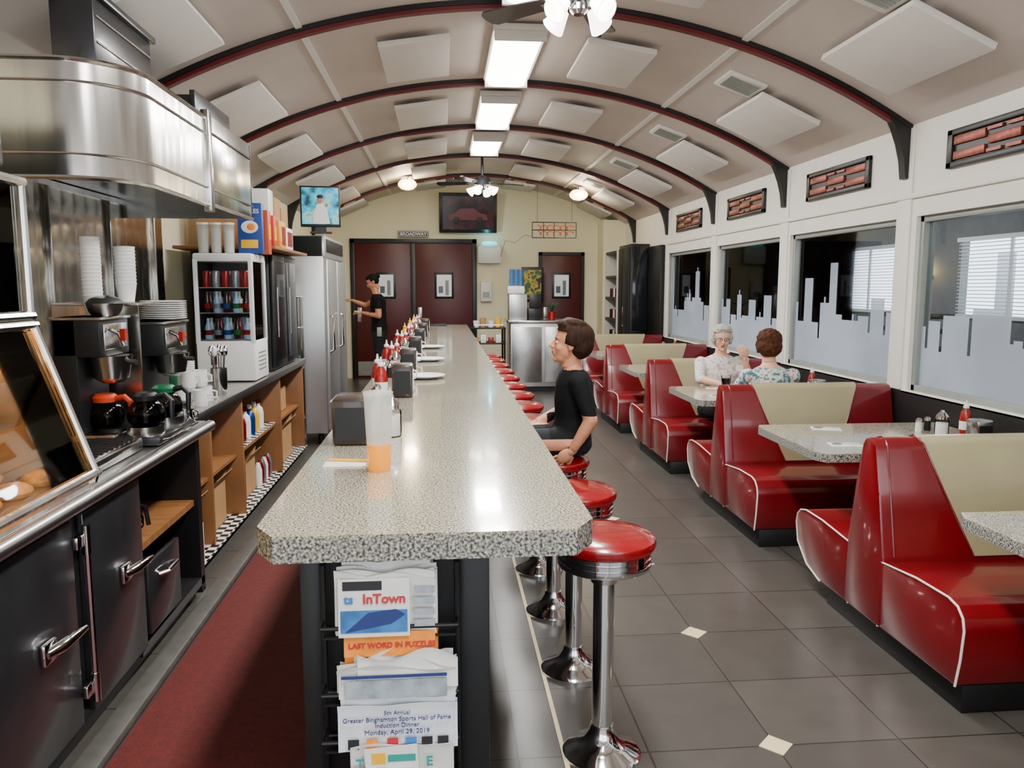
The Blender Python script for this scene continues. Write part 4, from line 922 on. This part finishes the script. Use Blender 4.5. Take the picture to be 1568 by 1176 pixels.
def seated_woman(name,x,y,d,blouse,hair,style,ztop=1.26,glasses=False,yaw=0):
    w=O(name); s=O('t'); m=SKINP; zt=ztop-1.26
    s.rings([(x,y,.44,.17,.13),(x,y,.50,.19,.15),(x,y,.62,.16,.13),(x,y+d*.01,.72+zt*.5,.165,.135),(x,y+d*.02,.82+zt,.175,.13),(x,y+d*.01,.92+zt,.18,.10),(x,y+d*.01,.985+zt,.12,.075),(x,y+d*.015,1.01+zt,.06,.055)],m)
    s.tube([(x,y+d*.015,.97+zt),(x,y+d*.04,1.08+zt)],[.055,.05],m,12)
    W={}
    for sg in (-1,1):
        sh=V(x+sg*.17,y,.93+zt); el=V(x+sg*.22,y+d*.14,.80); wr=V(x+sg*.10,y+d*.36,.785)
        if glasses and sg>0: el=V(x+.21,y-.2,.80); wr=V(x+.13,y-.26,.98)
        W[sg]=wr
        s.ell(sh,(.06,.06,.06),m); s.tube([sh,sh.lerp(el,.5),el],[.058,.052,.044],m,12); s.ell(el,(.044,.044,.044),m); s.tube([el,el.lerp(wr,.4),wr],[.042,.036,.025],m,12)
        hp=V(x+sg*.09,y+d*.03,.52); kn=V(x+sg*.10,y+d*.42,.54); an=V(x+sg*.10,y+d*.44,.10)
        s.tube([hp,hp.lerp(kn,.5),kn],[.09,.08,.06],m,14); s.ell(kn,(.06,.06,.06),m); s.tube([kn,kn.lerp(an,.35),an],[.055,.052,.035],m,12); s.tube([an+V(0,-d*.03,-.05),an+V(0,d*.16,-.06)],[.04,.032],m,10)
    def cf(c):
        if c.z>.995+zt and abs(c.x-x)<.08: return SKINP
        if (c.y-y)*d>.19 and c.z>.70: return SKINP
        if c.z<.12: return BLACKM
        if c.z<.60 : return PANT
        return blouse
    sculpt(w,s,.012,cf,5)
    head(w,(x,y+d*.05,1.15+zt),.225,(180 if d<0 else 0)+yaw,-4,SKINP,hair,style,glasses=glasses)
    if glasses: hand(w,W[1],(-.35,-.2,.9),(0,-1,-.1),.95,SKINP,35,-1)
    else: hand(w,W[1],(-.6,d*.8,-.05),(0,0,1),.95,SKINP,30,1)
    hand(w,W[-1],(.6,d*.8,-.05),(0,0,1),.95,SKINP,30,-1)
    w.done(60)
seated_woman('elderly_woman',2.46,6.80,-1,WBL,HW,'bob',glasses=True,ztop=1.26,yaw=-12)
seated_woman('seated_woman',2.40,5.56,1,FLOR,HR,'bob',ztop=1.28,yaw=-10)
o=O('cola_glass'); o.lathe((2.26,6.08,.75),[(.03,0),(.04,.15),(.038,.15),(.028,.006),(0,.006)],GLASS,18); o.lathe((2.26,6.08,.756),[(.027,0),(.036,.12),(0,.12)],COFL,16); o.done()
# waiter
w=O('waiter'); s=O('t'); m=SKIN; x,y=-.98,12.2
s.rings([(x,y,.86,.12,.16),(x,y,.96,.13,.17),(x,y,1.08,.115,.15),(x-.01,y,1.25,.12,.17),(x-.01,y,1.40,.12,.19),(x-.02,y,1.47,.09,.15),(x-.03,y,1.51,.055,.06)],m)
s.tube([(x-.02,y,1.46),(x-.07,y,1.60)],[.058,.052],m,12)
for sg in (-1,1):
    sh=V(x-.01,y+sg*.19,1.42); el=V(x+.02,y+sg*.24,1.17); wr=V(x-.24,y+sg*.13,1.22)
    if sg>0: el=V(x-.22,y+.25,1.32); wr=V(x-.42,y+.2,1.40)
    s.ell(sh,(.065,.06,.065),m); s.tube([sh,sh.lerp(el,.5),el],[.06,.052,.043],m,12); s.ell(el,(.043,.043,.043),m); s.tube([el,el.lerp(wr,.4),wr],[.042,.037,.026],m,12)
    if sg<0: hand(w,wr,(-1,.3,.1),(0,0,1),1,SKIN,35)
    else: hand(w,wr,(-1,0,.1),(0,0,1),1,SKIN,20)
    hp=V(x,y+sg*.09,.90); kn=V(x-.01,y+sg*.10,.48); an=V(x+.02,y+sg*.11,.09)
    s.tube([hp,hp.lerp(kn,.5),kn],[.10,.085,.06],m,14); s.tube([kn,kn.lerp(an,.35),an],[.06,.056,.038],m,12); s.tube([an+V(.04,0,-.04),an+V(-.15,0,-.045)],[.045,.036],m,10)
def cf(c):
    if c.z>1.50 and abs(c.y-y)<.08: return SKIN
    if c.z>1.1 and (c.x<x-.13 or (abs(c.y-y)>.2 and c.z<1.28)): return SKIN
    if c.z<.10: return BLACKM
    if c.z<.95: return PANT
    return SHB
sculpt(w,s,.014,cf,4)
head(w,(x-.09,y,1.68),.225,100,-28,SKIN,HK,'bun')
w.box(x-.36,x-.27,y-.14,y-.02,1.235,1.245,PLW); w.box(x-.02,x+.05,y-.2,y-.175,.86,1.0,GREYT,.004)
w.done(60)
# ---------------- world, camera ----------------
wd=bpy.data.worlds.new('World'); bpy.context.scene.world=wd; wd.use_nodes=True
bg=wd.node_tree.nodes['Background']; bg.inputs[0].default_value=(.85,.92,1,1); bg.inputs[1].default_value=5
f=1200.;th=math.atan(148/f); ps=math.atan(106/f*math.cos(th))
F=V(math.sin(ps)*math.cos(th),math.cos(ps)*math.cos(th),-math.sin(th)); R=V(math.cos(ps),-math.sin(ps),0); U=R.cross(F)
cam=bpy.data.cameras.new('Camera'); cam.sensor_width=36; cam.lens=36*f/1568; cam.clip_start=.05
co=bpy.data.objects.new('Camera',cam); bpy.context.scene.collection.objects.link(co)
co.matrix_world=Matrix(((R.x,U.x,-F.x,0),(R.y,U.y,-F.y,0),(R.z,U.z,-F.z,1.6),(0,0,0,1)))
bpy.context.scene.camera=co
